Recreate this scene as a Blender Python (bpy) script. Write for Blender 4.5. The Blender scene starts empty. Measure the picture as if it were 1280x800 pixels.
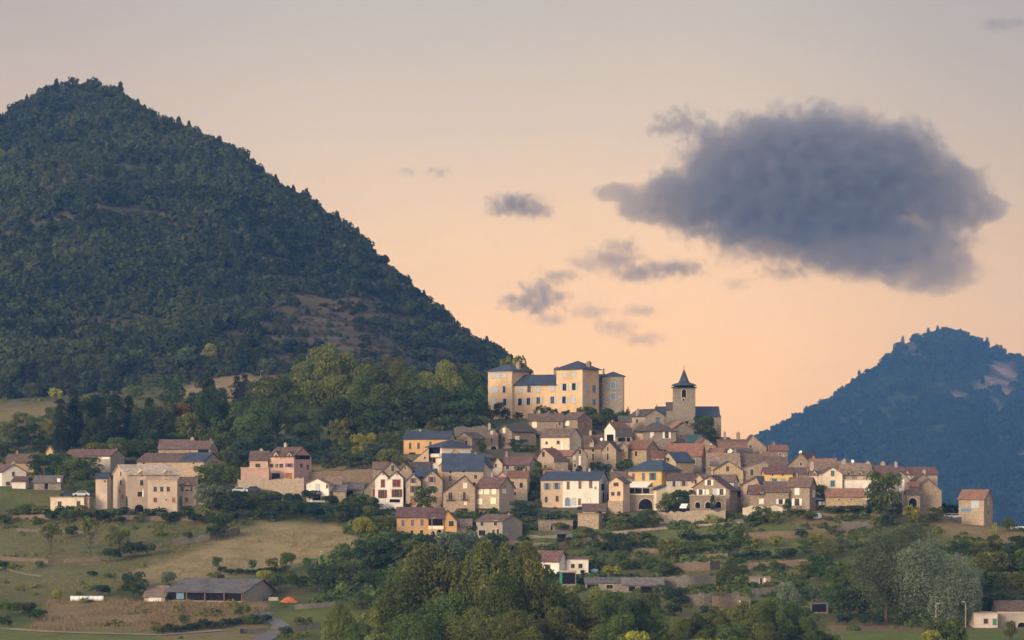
import bpy, math, random
import numpy as np
from mathutils import Matrix, Vector
R = math.radians
SC = bpy.context.scene
COL = SC.collection
F = 3600.0          # focal length in photo pixels (1280 wide)
CX, HY = 640.0, 600.0   # principal column and horizon row of the photo
rng = np.random.default_rng(7)

# ------------------------------------------------------------------ scene set-up
cam = bpy.data.cameras.new('camera'); cam.sensor_width = 36.0; cam.lens = F / 1280 * 36
cam.shift_y = (HY - 400) / 1280.0
cam.clip_start = 1; cam.clip_end = 60000
co = bpy.data.objects.new('camera', cam); COL.objects.link(co)
co.location = (0, 0, 0); co.rotation_euler = (R(90), 0, 0); SC.camera = co
SC.view_settings.view_transform = 'Standard'; SC.view_settings.look = 'None'
SC.view_settings.exposure = 0.0; SC.view_settings.gamma = 1.0
SC.cycles.use_denoising = True
SC.cycles.max_bounces = 5; SC.cycles.diffuse_bounces = 2; SC.cycles.glossy_bounces = 2
SC.cycles.transmission_bounces = 2; SC.cycles.volume_bounces = 0; SC.cycles.transparent_max_bounces = 8
SC.cycles.use_adaptive_sampling = True; SC.cycles.adaptive_threshold = 0.02
SC.render.use_motion_blur = False

# ------------------------------------------------------------------ small node helper
class NT:
    def __init__(s, tree): s.t = tree; s.n = tree.nodes; s.l = tree.links; s.n.clear()
    def add(s, kind, ins=None, **kw):
        nd = s.n.new(kind)
        for k, v in kw.items(): setattr(nd, k, v)
        for k, v in (ins or {}).items():
            if hasattr(v, 'is_output'): s.l.new(v, nd.inputs[k])
            else: nd.inputs[k].default_value = v
        return nd
    def math(s, op, a, b=0.0, clamp=False):
        nd = s.n.new('ShaderNodeMath'); nd.operation = op; nd.use_clamp = clamp
        for i, v in enumerate((a, b)):
            if hasattr(v, 'is_output'): s.l.new(v, nd.inputs[i])
            else: nd.inputs[i].default_value = v
        return nd.outputs[0]
    def mix(s, f, a, b, mode='MIX'):
        nd = s.n.new('ShaderNodeMix'); nd.data_type = 'RGBA'; nd.blend_type = mode; nd.clamp_factor = True
        for i, v in ((0, f), (6, a), (7, b)):
            if hasattr(v, 'is_output'): s.l.new(v, nd.inputs[i])
            else: nd.inputs[i].default_value = v if i == 0 else (*v[:3], 1)
        return nd.outputs[2]
    def noise(s, vec, scale, detail=3, rough=0.6):
        return s.add('ShaderNodeTexNoise', {'Vector': vec, 'Scale': scale, 'Detail': detail, 'Roughness': rough}).outputs[0]
    def remap(s, v, a, b, c=0.0, d=1.0):
        return s.add('ShaderNodeMapRange', {0: v, 1: a, 2: b, 3: c, 4: d}).outputs[0]

def new_mat(name):
    m = bpy.data.materials.new(name); m.use_nodes = True
    return m, NT(m.node_tree)
def finish(nt, color, rough=0.9, spec=0.2, bump=None, metal=0.0, bstr=0.3, bdist=0.05):
    b = nt.add('ShaderNodeBsdfPrincipled', {'Roughness': rough, 'Metallic': metal})
    b.inputs['Specular IOR Level'].default_value = spec
    if hasattr(color, 'is_output'): nt.l.new(color, b.inputs['Base Color'])
    else: b.inputs['Base Color'].default_value = (*color[:3], 1)
    if bump is not None:
        bp = nt.add('ShaderNodeBump', {'Strength': bstr, 'Distance': bdist, 'Height': bump})
        nt.l.new(bp.outputs[0], b.inputs['Normal'])
    o = nt.add('ShaderNodeOutputMaterial'); nt.l.new(b.outputs[0], o.inputs[0])
    return b
def obj_coords(nt):
    tc = nt.add('ShaderNodeTexCoord'); oi = nt.add('ShaderNodeObjectInfo')
    off = nt.math('MULTIPLY', oi.outputs['Random'], 137.0)
    return nt.add('ShaderNodeVectorMath', {0: tc.outputs['Object'], 1: off}).outputs[0], oi.outputs['Random']

WALLC = dict(stone=(.365, .29, .222), sand=(.56, .45, .345), grey=(.31, .27, .23), cream=(.74, .63, .48), peach=(.64, .47, .34),
             orange=(.66, .40, .18), yellow=(.73, .51, .21), white=(.86, .80, .72), pink=(.62, .41, .34), rose=(.63, .505, .41), palepink=(.62, .52, .47), tan=(.49, .38, .28),
             dusk=(.40, .35, .30), drystone=(.235, .18, .13), drygrey=(.19, .17, .145), chateau=(.73, .50, .30), ochre=(.50, .385, .245), render=(.45, .40, .34))
ROOFC = dict(red=(.22, .105, .074), rust=(.285, .15, .10), brown=(.15, .10, .083), tan=(.26, .185, .135), slate=(.048, .064, .098), lauze=(.095, .080, .075),
             pale=(.50, .40, .31), plum=(.145, .08, .074), grey=(.17, .15, .145), sheet=(.14, .13, .13))
_mc = {}
STONY = {'stone', 'drystone', 'drygrey', 'sand', 'grey', 'tan', 'ochre'}
def wall_mat(key):
    if ('w', key) in _mc: return _mc['w', key]
    m, nt = new_mat('wall_' + key); c = WALLC[key]; v, rnd = obj_coords(nt)
    big = nt.noise(v, .22, 4, .65); fine = nt.noise(v, 2.2, 4, .7)
    stretch = nt.add('ShaderNodeMapping', {0: v, 3: (1.3, 1.3, .25)}).outputs[0]
    streak = nt.noise(stretch, 1.0, 3, .6)
    col = nt.mix(nt.remap(big, .3, .7), [x * .80 for x in c], [min(1, x * 1.16) for x in c])
    k = .55 if key in STONY else .30
    col = nt.mix(nt.math('MULTIPLY', nt.remap(streak, .5, .75), k), col, [c[0] * .55, c[1] * .53, c[2] * .52])
    if key in STONY:
        vo = nt.add('ShaderNodeTexVoronoi', {'Vector': nt.add('ShaderNodeMapping', {0: v, 3: (1, 1, 1.7)}).outputs[0], 'Scale': 2.3})
        h = nt.add('ShaderNodeSeparateColor', {0: vo.outputs['Color']}).outputs[0]
        col = nt.mix(.42, col, nt.mix(h, [x * .55 for x in c], [min(1, x * 1.45) for x in c]))
        col = nt.mix(nt.remap(vo.outputs['Distance'], .36, .5, 0, .55), col, [x * .6 for x in c])
    else:
        col = nt.mix(nt.remap(fine, .35, .7, 0, .28), col, [x * .7 for x in c])
        patch = nt.noise(v, .5, 6, .78)
        col = nt.mix(nt.remap(patch, .56, .68, 0, .55), col, [.36, .29, .22])
    hs = nt.add('ShaderNodeHueSaturation', {'Color': col, 'Value': nt.math('ADD', .86, nt.math('MULTIPLY', rnd, .28))})
    finish(nt, hs.outputs[0], .92, .15, fine, bstr=.4)
    _mc['w', key] = m; return m
def roof_mat(key):
    if ('r', key) in _mc: return _mc['r', key]
    m, nt = new_mat('roof_' + key); c = ROOFC[key]; v, rnd = obj_coords(nt)
    rows = nt.add('ShaderNodeTexVoronoi', {'Vector': nt.add('ShaderNodeMapping', {0: v, 3: (2.2, 2.2, 3.5)}).outputs[0], 'Scale': 1.0})
    h = nt.add('ShaderNodeSeparateColor', {0: rows.outputs['Color']}).outputs[0]
    big = nt.noise(v, .35, 5, .7); mid = nt.noise(v, 1.1, 3, .6)
    col = nt.mix(nt.remap(big, .3, .7), [x * .6 for x in c], [min(1, x * 1.4) for x in c])
    kk = .25 if key in ('slate', 'sheet') else .5
    col = nt.mix(kk, col, nt.mix(h, [x * .5 for x in c], [min(1, x * 1.55) for x in c]))
    if key not in ('slate', 'sheet'):
        col = nt.mix(nt.remap(mid, .50, .70, 0, .65), col, [.19, .165, .14])
        col = nt.mix(nt.remap(nt.noise(v, .8, 4, .7), .62, .75, 0, .5), col, [.10, .085, .075])
    hs = nt.add('ShaderNodeHueSaturation', {'Color': col, 'Value': nt.math('ADD', .85, nt.math('MULTIPLY', rnd, .3))})
    finish(nt, hs.outputs[0], .62 if key == 'slate' else .88, .35 if key == 'slate' else .15, h, bstr=.5)
    _mc['r', key] = m; return m
def plain(key, c, rough=.7, spec=.3, vary=.25, metal=0.0):
    if ('p', key) in _mc: return _mc['p', key]
    m, nt = new_mat(key); v, rnd = obj_coords(nt)
    n = nt.noise(v, 1.7, 4, .65)
    col = nt.mix(nt.remap(n, .3, .7), [x * (1 - vary) for x in c], [min(1, x * (1 + vary * .6)) for x in c])
    finish(nt, col, rough, spec, metal=metal); _mc['p', key] = m; return m
PAINT = dict(blue=(.13, .26, .42), pale=(.50, .56, .64), white=(.86, .83, .78), wine=(.17, .045, .04), wood=(.19, .105, .055), purple=(.16, .12, .19),
             cream=(.92, .83, .66), teal=(.03, .16, .25), rust=(.36, .13, .06), green=(.05, .25, .14), grey=(.30, .30, .31), dark=(.02, .022, .028), brown=(.13, .075, .05),
             lilac=(.36, .33, .40))
def paint(k): return plain('paint_' + k, PAINT[k], .6, .3, .18)
def pane_mat():
    if 'pane' in _mc: return _mc['pane']
    m, nt = new_mat('window_glass'); v, rnd = obj_coords(nt)
    n = nt.noise(v, .9, 2)
    finish(nt, nt.mix(n, (.008, .009, .012), (.035, .035, .04)), .12, .5); _mc['pane'] = m; return m
def dark_mat(): return plain('painted_inner_shade', (.018, .016, .016), .95, .05, .4)  # near-black colour standing in for the shade behind openings
def trim_mat(): return plain('stone_trim', (.52, .44, .34), .9, .15, .2)

# ------------------------------------------------------------------ mesh builder
class MB:
    def __init__(s): s.v = []; s.f = []
    def poly(s, pts, faces):
        o = len(s.v); s.v += [tuple(p) for p in pts]; s.f += [tuple(i + o for i in f) for f in faces]
    def box(s, x0, x1, y0, y1, z0, z1):
        s.poly([(x0, y0, z0), (x1, y0, z0), (x1, y1, z0), (x0, y1, z0), (x0, y0, z1), (x1, y0, z1), (x1, y1, z1), (x0, y1, z1)],
               [(3, 2, 1, 0), (4, 5, 6, 7), (0, 1, 5, 4), (1, 2, 6, 5), (2, 3, 7, 6), (3, 0, 4, 7)])
    def prism(s, prof, axis, a0, a1):
        """prof: closed polygon (a, z); axis 'x' extrudes along x (a = y), axis 'y' along y (a = x)"""
        n = len(prof); o = []
        for t in (a0, a1):
            for a, z in prof: o.append((t, a, z) if axis == 'x' else (a, t, z))
        fs = [tuple(range(n)), tuple(range(2 * n - 1, n - 1, -1))]
        fs += [(i, i + n, (i + 1) % n + n, (i + 1) % n) for i in range(n)]
        s.poly(o, fs)
    def tube(s, p, q, r0, r1, n=6):
        p, q = Vector(p), Vector(q); d = (q - p).normalized()
        u = d.orthogonal().normalized(); w = d.cross(u); o = []
        for c, r in ((p, r0), (q, r1)):
            for i in range(n):
                a = 2 * math.pi * i / n; o.append(c + u * math.cos(a) * r + w * math.sin(a) * r)
        s.poly(o, [tuple(range(n - 1, -1, -1)), tuple(range(n, 2 * n))] + [(i, (i + 1) % n, (i + 1) % n + n, i + n) for i in range(n)])
    def lathe(s, prof, c=(0, 0), n=12):
        o = []
        for r, z in prof:
            for i in range(n):
                a = 2 * math.pi * i / n; o.append((c[0] + r * math.cos(a), c[1] + r * math.sin(a), z))
        fs = [(k * n + i, k * n + (i + 1) % n, (k + 1) * n + (i + 1) % n, (k + 1) * n + i) for k in range(len(prof) - 1) for i in range(n)]
        s.poly(o, fs + [tuple(range(n - 1, -1, -1)), tuple(range((len(prof) - 1) * n, len(prof) * n))])
    def build(s, name, mat, parent=None, M=None, smooth=False):
        me = bpy.data.meshes.new(name)
        v = s.v if M is None else [tuple(M @ Vector(p)) for p in s.v]
        me.from_pydata(v, [], s.f); me.validate(); me.update()
        import bmesh
        bm = bmesh.new(); bm.from_mesh(me); bmesh.ops.recalc_face_normals(bm, faces=bm.faces); bm.to_mesh(me); bm.free()
        if smooth: me.polygons.foreach_set('use_smooth', [True] * len(me.polygons))
        me.materials.append(mat)
        o = bpy.data.objects.new(name, me); COL.objects.link(o)
        if parent is not None: o.parent = parent
        return o
def tag(o, label=None, cat=None, group=None, kind=None):
    if label: o['label'] = label
    if cat: o['category'] = cat
    if group: o['group'] = group
    if kind: o['kind'] = kind
    return o
def empty(name, loc, rz=0.0):
    o = bpy.data.objects.new(name, None); COL.objects.link(o); o.empty_display_size = 1
    o.location = loc; o.rotation_euler = (0, 0, rz); return o
def copy_tree(o, parent=None):
    c = o.copy(); COL.objects.link(c)
    if parent is not None: c.parent = parent
    for ch in list(o.children): copy_tree(ch, c)
    return c

# ------------------------------------------------------------------ terrain
def gsm(a, sig, axis):
    k = int(3 * sig) + 1; x = np.arange(-k, k + 1); w = np.exp(-x * x / (2 * sig * sig)); w /= w.sum()
    p = [(0, 0), (0, 0)]; p[axis] = (k, k); b = np.pad(a, p, mode='edge')
    return np.apply_along_axis(lambda r: np.convolve(r, w, 'valid'), axis, b)
def fbm2(x, y, seed, octaves=4, base=1.0):
    r = np.random.default_rng(seed); out = np.zeros_like(x, dtype=float); amp = 1.0; tot = 0
    for o in range(octaves):
        P = r.random((64, 64)); fx = x * base * 2 ** o; fy = y * base * 2 ** o
        ix = np.floor(fx).astype(int); iy = np.floor(fy).astype(int); u = fx - ix; w = fy - iy
        u = u * u * (3 - 2 * u); w = w * w * (3 - 2 * w)
        g = lambda i, j: P[i % 64, j % 64]
        out += amp * ((g(ix, iy) * (1 - u) + g(ix + 1, iy) * u) * (1 - w) + (g(ix, iy + 1) * (1 - u) + g(ix + 1, iy + 1) * u) * w)
        tot += amp; amp *= .5
    return out / tot
GC = [-400, 0, 100, 200, 300, 400, 500, 600, 700, 800, 900, 1000, 1100, 1200, 1280, 1700]
GR = [
 (250, [1060] * 16),
 (400, [900] * 16),
 (500, [835] * 16),
 (545, [802, 802, 802, 804, 806, 806, 808, 808, 808, 806, 804, 800, 798, 796, 796, 796]),
 (575, [778, 780, 780, 780, 785, 790, 790, 790, 785, 785, 780, 780, 780, 780, 780, 780]),
 (605, [750, 752, 752, 750, 752, 755, 755, 752, 745, 745, 750, 752, 755, 755, 755, 755]),
 (640, [715, 718, 716, 714, 716, 716, 712, 715, 716, 718, 718, 716, 715, 715, 715, 715]),
 (670, [690, 692, 692, 690, 686, 686, 685, 686, 690, 690, 688, 685, 682, 680, 680, 680]),
 (695, [658, 660, 660, 660, 660, 660, 660, 664, 662, 656, 656, 652, 655, 658, 664, 680]),
 (715, [642, 642, 642, 640, 642, 640, 636, 638, 636, 636, 636, 636, 640, 650, 659, 685]),
 (740, [620, 620, 620, 622, 620, 620, 612, 612, 614, 614, 614, 612, 626, 652, 668, 700]),
 (765, [600, 602, 602, 602, 600, 604, 594, 590, 588, 590, 594, 600, 630, 668, 690, 720]),
 (795, [582, 585, 585, 585, 582, 590, 572, 562, 560, 566, 572, 592, 650, 690, 710, 740]),
 (825, [570, 574, 572, 570, 568, 575, 556, 540, 534, 544, 558, 592, 670, 710, 730, 760]),
 (850, [562, 566, 562, 560, 558, 562, 546, 526, 521, 534, 552, 600, 690, 730, 750, 780]),
 (890, [550, 555, 550, 548, 545, 550, 535, 518, 518, 536, 566, 640, 720, 760, 780, 800]),
 (960, [535, 538, 530, 526, 522, 530, 524, 514, 530, 600, 640, 700, 740, 780, 800, 800]),
 (1080, [512, 515, 508, 500, 492, 505, 512, 512, 560, 660, 700, 730, 760, 780, 800, 800]),
 (1200, [494, 496, 490, 480, 472, 485, 500, 508, 600, 690, 720, 740, 760, 780, 790, 790]),
 (1420, [475, 475, 470, 460, 455, 470, 500, 540, 640, 700, 720, 740, 750, 760, 770, 770])]
PXS = np.arange(-400, 1701, 4.0); YS = np.arange(250, 1421, 4.0)
_t = np.array([np.interp(PXS, GC, r[1]) for r in GR])
GPY = np.array([np.interp(YS, [r[0] for r in GR], _t[:, i]) for i in range(len(PXS))]).T    # [Y, px]
GZ = (HY - GPY) * YS[:, None] / F
GZ = gsm(gsm(GZ, 5, 1), 2.0, 0)
_X = (PXS[None, :] - CX) * YS[:, None] / F; _Yg = np.repeat(YS[:, None], len(PXS), 1)
GZ = GZ + (fbm2(_X, _Yg, 3, 4, 1 / 26.) - .5) * 1.9
GPY = HY - GZ * F / YS[:, None]
def gz_pxY(px, Y):
    px = np.clip(px, PXS[0], PXS[-1] - 4.01); Y = np.clip(Y, YS[0], YS[-1] - 4.01)
    a = (px - PXS[0]) / 4; b = (Y - YS[0]) / 4; i = np.floor(a).astype(int); j = np.floor(b).astype(int); u = a - i; w = b - j
    return (GZ[j, i] * (1 - u) + GZ[j, i + 1] * u) * (1 - w) + (GZ[j + 1, i] * (1 - u) + GZ[j + 1, i + 1] * u) * w
def gz(X, Y): return float(gz_pxY(np.array(CX + F * X / Y), np.array(float(Y))))
def depth(px, py):
    """distance at which the line of sight through a photo pixel meets the ground"""
    i = int(np.clip((px - PXS[0]) / 4, 0, len(PXS) - 1)); c = GPY[:, i]
    k = np.nonzero(c <= py)[0]
    if len(k) == 0: return float(YS[int(np.argmin(c[:130]))])
    k = k[0]
    if k == 0: return float(YS[0])
    return float(YS[k - 1] + 4 * (c[k - 1] - py) / max(1e-6, c[k - 1] - c[k]))
def at(px, py, Y): return Vector(((px - CX) * Y / F, Y, (HY - py) * Y / F))
def onground(px, py):
    Y = depth(px, py); X = (px - CX) * Y / F; return Vector((X, Y, gz(X, Y)))

def inside(px, py, poly, feather):
    """signed soft mask of a polygon (numpy)"""
    n = len(poly); ins = np.zeros(px.shape, bool); dist = np.full(px.shape, 1e9)
    for i in range(n):
        x0, y0 = poly[i]; x1, y1 = poly[(i + 1) % n]
        c = ((y0 > py) != (y1 > py)) & (px < (x1 - x0) * (py - y0) / ((y1 - y0) or 1e-9) + x0); ins ^= c
        L2 = (x1 - x0) ** 2 + (y1 - y0) ** 2; t = np.clip(((px - x0) * (x1 - x0) + (py - y0) * (y1 - y0)) / L2, 0, 1)
        dist = np.minimum(dist, np.hypot(px - x0 - t * (x1 - x0), py - y0 - t * (y1 - y0)))
    return np.clip(.5 + np.where(ins, dist, -dist) / (2 * feather), 0, 1)

def grid_mesh(name, X, Y, Z, col, mat):
    ny, nx = X.shape; v = np.stack([X, Y, Z], -1).reshape(-1, 3)
    i = np.arange(nx - 1)[None, :] + nx * np.arange(ny - 1)[:, None]
    q = np.stack([i, i + 1, i + 1 + nx, i + nx], -1).reshape(-1, 4)
    me = raw_mesh(name, v, q, smooth=True)
    ca = me.color_attributes.new('cover', 'FLOAT_COLOR', 'POINT')
    ca.data.foreach_set('color', np.concatenate([col.reshape(-1, 3), np.ones((nx * ny, 1))], 1).astype(np.float32).ravel())
    me.materials.append(mat); o = bpy.data.objects.new(name, me); COL.objects.link(o); return o
def raw_mesh(name, v, faces, smooth=False):
    me = bpy.data.meshes.new(name); n, k = faces.shape
    me.vertices.add(len(v)); me.vertices.foreach_set('co', np.asarray(v, np.float32).ravel())
    me.loops.add(n * k); me.loops.foreach_set('vertex_index', faces.astype(np.int32).ravel())
    me.polygons.add(n); me.polygons.foreach_set('loop_start', np.arange(0, n * k, k, dtype=np.int32))
    if smooth: me.polygons.foreach_set('use_smooth', np.ones(n, bool))
    me.update(calc_edges=True); return me
def ground_mat(name, scale=1.0):
    m, nt = new_mat(name); tc = nt.add('ShaderNodeTexCoord'); v = tc.outputs['Object']
    ca = nt.add('ShaderNodeVertexColor', layer_name='cover').outputs[0]
    a = nt.noise(v, .9 * scale, 5, .75); b = nt.noise(v, .12 * scale, 4, .65); c = nt.noise(v, .35 * scale, 5, .7)
    col = nt.mix(nt.remap(a, .3, .7, 0, .65), ca, nt.mix(.55, ca, (.02, .02, .01)))
    col = nt.mix(nt.remap(b, .45, .68, 0, .45), col, (.09, .095, .035))
    col = nt.mix(nt.remap(c, .58, .74, 0, .5), col, (.27, .20, .11))
    finish(nt, col, .95, .05, a, bstr=.8, bdist=.3); return m
# ------------------------------------------------------------------ ground sheet
DRY, OLIVE, MEADOW, BROWN, TANF, SCRUB = (.33, .235, .115), (.115, .138, .045), (.15, .165, .045), (.15, .115, .07), (.42, .32, .165), (.10, .085, .045)
COVER = [
 ([(-400, 660), (190, 655), (210, 725), (100, 740), (-400, 748)], (.195, .188, .082), 10),
 ([(150, 722), (235, 690), (330, 654), (420, 655), (452, 672), (430, 690), (345, 712), (240, 726)], TANF, 5),
 ([(-400, 778), (60, 782), (240, 788), (250, 830), (-400, 830)], (.20, .215, .06), 4),
 ([(36, 788), (60, 752), (110, 746), (330, 748), (335, 765), (290, 782), (200, 790)], (.30, .215, .11), 5),
 ([(200, 792), (330, 782), (345, 800), (200, 806)], (.30, .235, .11), 4),
 ([(335, 768), (440, 760), (470, 780), (430, 792), (350, 790)], (.17, .19, .05), 4),
 ([(1035, 789), (1290, 784), (1700, 784), (1700, 830), (1035, 830)], (.16, .20, .05), 3),
 ([(1035, 778), (1290, 774), (1290, 786), (1035, 790)], (.27, .19, .11), 3),
 ([(-400, 503), (30, 507), (72, 504), (66, 524), (0, 532), (-400, 538)], (.30, .23, .10), 6),
 ([(222, 492), (240, 480), (300, 468), (352, 474), (345, 492), (300, 508), (236, 504)], (.36, .265, .14), 6),
 ([(388, 588), (480, 580), (480, 610), (390, 606)], (.16, .12, .075), 4),
 ([(388, 580), (480, 577), (480, 585), (388, 588)], (.33, .25, .13), 3),
 ([(820, 655), (1000, 648), (1000, 705), (820, 705)], (.175, .20, .065), 8),
 ([(1000, 645), (1070, 640), (1075, 675), (1000, 670)], (.30, .215, .11), 6),
 ([(1165, 652), (1210, 654), (1300, 668), (1300, 690), (1180, 668)], (.33, .235, .115), 4),
 ([(820, 705), (1010, 700), (1010, 765), (820, 765)], (.175, .17, .075), 8),
 ([(640, 655), (760, 660), (820, 668), (820, 690), (640, 690)], (.16, .19, .06), 6),
 ([(455, 560), (960, 500), (1210, 590), (1200, 640), (455, 642)], (.20, .165, .10), 8),
]
# valley floor to the horizon
v = np.array([(-30000, -300, -92), (30000, -300, -92), (30000, 40000, -92), (-30000, 40000, -92)], float)
vf = raw_mesh('valley_floor', v, np.array([[0, 1, 2, 3]])); vf.materials.append(plain('valley_green', (.05, .06, .03), .95, .05))
o = bpy.data.objects.new('valley_floor', vf); COL.objects.link(o); tag(o, kind='structure')

# ------------------------------------------------------------------ hills
HPX = np.arange(-400, 765, 4.0); HT = np.concatenate([np.linspace(0, 1, 110), np.linspace(1.02, 1.6, 16)])
SILX = [-400, -100, 0, 50, 85, 100, 125, 150, 200, 250, 300, 325, 350, 400, 450, 500, 550, 600, 630, 650, 680, 720, 770]
SILY = [330, 195, 146, 121, 108, 105, 108, 123, 153, 171, 196, 213, 233, 268, 298, 346, 391, 430, 446, 462, 505, 580, 650]
def hill_surface(px, t):
    """a point of the left hill: column px, 0 = foot, 1 = crest"""
    Y0 = 1180.0; Ys = np.interp(px, [-400, 100, 640, 770], [1800, 1760, 1430, 1380])
    z0 = gz_pxY(px, np.full_like(px, Y0)) - 1.5
    zs = (HY - np.interp(px, SILX, SILY)) * Ys / F
    Y = Y0 + (Ys - Y0) * t; tt = np.clip(t, 0, 1)
    z = z0 + (zs - z0) * (.80 * tt + .20 * tt * tt)
    z = np.where(t > 1, zs - (t - 1) * (Ys - Y0) * .75, z)
    X = (px - CX) * Y / F
    n = fbm2(X + 900, Y, 5, 5, 1 / 110.) - .5
    z = z + n * 26 * np.clip(4 * tt * (1 - tt), 0, 1) + (fbm2(X + 900, Y, 6, 3, 1 / 22.) - .5) * 3
    return X, Y, z
gp, gt = np.meshgrid(HPX, HT)
hX, hY, hZ = hill_surface(gp, gt); h_py = HY - hZ * F / hY; h_px = CX + hX * F / hY
def sparse(px, py, X, Y, Z):
    """0 = closed wood, 1 = bare terraced slope"""
    s = inside(px, py, [(255, 500), (300, 380), (360, 330), (470, 345), (600, 440), (640, 470), (640, 520), (400, 520)], 75) * np.clip(.50 + 1.15 * fbm2(X + 900, Y + Z, 94, 3, 1 / 45.), .3, 1.15)
    s = np.maximum(s, inside(px, py, [(-400, 462), (120, 455), (300, 440), (420, 480), (300, 540), (-400, 540)], 16) * .58)
    s = np.maximum(s, np.clip((fbm2(X + 900, Y + Z * 2, 8, 4, 1 / 60.) - .50) * 5, 0, .62))
    s = s * np.clip((py - 140) / 60, 0, 1)
    return s + np.where(s > .3, .20 * np.sin(Z * .62 + 5 * fbm2(X + 900, Y, 9, 2, 1 / 80.)), 0)
sp = sparse(h_px, h_py, hX, hY, hZ)[..., None]
hn = fbm2(hX + 900, hY, 12, 5, 1 / 18.)[..., None]
hc = np.array((.06, .055, .032)) * (1 - np.clip(sp, 0, 1)) + (np.array((.135, .098, .070)) * hn * 1.3 + np.array((.062, .055, .038)) * (1 - hn)) * np.clip(sp, 0, 1)
led = np.clip(np.sin(hZ * 1.05 + 7 * fbm2(hX + 900, hY, 91, 3, 1 / 60.)) * 2 - .9, 0, 1)[..., None] * np.clip(sp, 0, 1) * np.clip((fbm2(hX + 900, hY, 92, 4, 1 / 12.)[..., None] - .3) * 3, 0, 1)
hc = hc * (1 - led * .75) + np.array((.20, .165, .14)) * led * .75
for poly, c, fe in COVER[8:10]:
    mk = inside(h_px, h_py, poly, fe)[..., None]; hc = hc * (1 - mk) + np.array(c) * mk
M_HILL = ground_mat('hillside_cover', .45)
tag(grid_mesh('hill', hX, hY, hZ, hc, M_HILL), kind='structure')

FPX = np.arange(760, 1705, 4.0); FT = np.concatenate([np.linspace(0, 1, 90), np.linspace(1.03, 1.6, 10)])
FSX = [760, 850, 900, 945, 1000, 1050, 1095, 1106, 1116, 1126, 1150, 1180, 1200, 1240, 1280, 1350, 1700]
FSY = [690, 622, 583, 552, 523, 494, 462, 450, 440, 432, 422, 414, 418, 436, 450, 478, 570]
def far_surface(px, t):
    Y0 = 3500.0; Ys = np.interp(px, [760, 1180, 1700], [4300, 4850, 4650])
    z0 = np.full_like(px, -88.0); zs = (HY - np.interp(px, FSX, FSY)) * Ys / F
    Y = Y0 + (Ys - Y0) * t; tt = np.clip(t, 0, 1); z = z0 + (zs - z0) * (.75 * tt + .25 * tt ** 2)
    z = np.where(t > 1, zs - (t - 1) * 500, z); X = (px - CX) * Y / F
    z = z + ((fbm2(X, Y, 15, 5, 1 / 230.) - .5) * 135 + (fbm2(X, Y, 16, 3, 1 / 50.) - .5) * 14) * np.clip(4 * tt * (1 - tt), 0, 1)
    return X, Y, z
fp, ft = np.meshgrid(FPX, FT); fX, fY, fZ = far_surface(fp, ft); f_py = HY - fZ * F / fY; f_px = CX + fX * F / fY
ROCKS = [([(1226, 470), (1238, 455), (1262, 450), (1279, 464), (1273, 487), (1252, 494), (1234, 489)], 5), ([(1130, 440), (1136, 428), (1146, 432), (1150, 446), (1136, 448)], 3),
         ([(1176, 426), (1190, 420), (1194, 430), (1180, 434)], 3), ([(1184, 490), (1196, 484), (1206, 496), (1190, 504)], 4), ([(1236, 505), (1256, 500), (1262, 512), (1244, 520)], 4),
         ([(1208, 486), (1222, 484), (1224, 494), (1210, 496)], 3), ([(1262, 568), (1290, 560), (1290, 572), (1266, 576)], 4)]
def rocky(px, py): return np.max([inside(px, py, p, fe) for p, fe in ROCKS], 0)
rk = rocky(f_px + (fbm2(fX, fY, 18, 4, 1 / 25.) - .5) * 26, f_py + (fbm2(fX, fY, 19, 4, 1 / 25.) - .5) * 22)[..., None]; fn = fbm2(fX, fY, 17, 5, 1 / 30.)[..., None]
fc = (np.array((.022, .034, .02)) * (.6 + fn)) * (1 - rk) + np.array((.31, .21, .19)) * np.clip((fn - .30) * 3.0, .06, 1.5) * rk
tag(grid_mesh('distant_hill', fX, fY, fZ, fc, ground_mat('distant_cover', .25)), kind='structure')

# ------------------------------------------------------------------ leaf materials
LEAF = dict(scrub=(.095, .088, .042), dark=(.052, .088, .038), mid=(.092, .136, .043), olive=(.140, .168, .050), moss=(.138, .164, .052), bramble=(.086, .124, .042), lime=(.26, .28, .055), silver=(.185, .25, .175), blue=(.044, .082, .058),
            pine=(.026, .044, .026), rusty=(.13, .085, .030), forest=(.051, .069, .026), far=(.019, .036, .019), sage=(.118, .158, .092), flower=(.30, .07, .12))
def leaf_mat(key):
    if ('l', key) in _mc: return _mc['l', key]
    m, nt = new_mat('leaves_' + key); c = LEAF[key]
    oi = nt.add('ShaderNodeObjectInfo').outputs['Random']; at_ = nt.add('ShaderNodeAttribute', attribute_name='tint').outputs['Fac']
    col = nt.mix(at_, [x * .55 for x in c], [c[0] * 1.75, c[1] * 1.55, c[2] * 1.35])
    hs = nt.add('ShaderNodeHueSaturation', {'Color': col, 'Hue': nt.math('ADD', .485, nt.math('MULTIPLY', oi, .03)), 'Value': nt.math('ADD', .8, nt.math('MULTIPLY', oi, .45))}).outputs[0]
    d = nt.add('ShaderNodeBsdfDiffuse', {'Color': hs}); t = nt.add('ShaderNodeBsdfTranslucent', {'Color': hs})
    ms = nt.add('ShaderNodeMixShader', {0: .3, 1: d.outputs[0], 2: t.outputs[0]})
    o = nt.add('ShaderNodeOutputMaterial'); nt.l.new(ms.outputs[0], o.inputs[0]); _mc['l', key] = m; return m
M_BARK = plain('bark', (.10, .08, .06), .95, .05, .4)
M_DEADWOOD = plain('pale_bark', (.33, .29, .24), .95, .05, .3)

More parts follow.
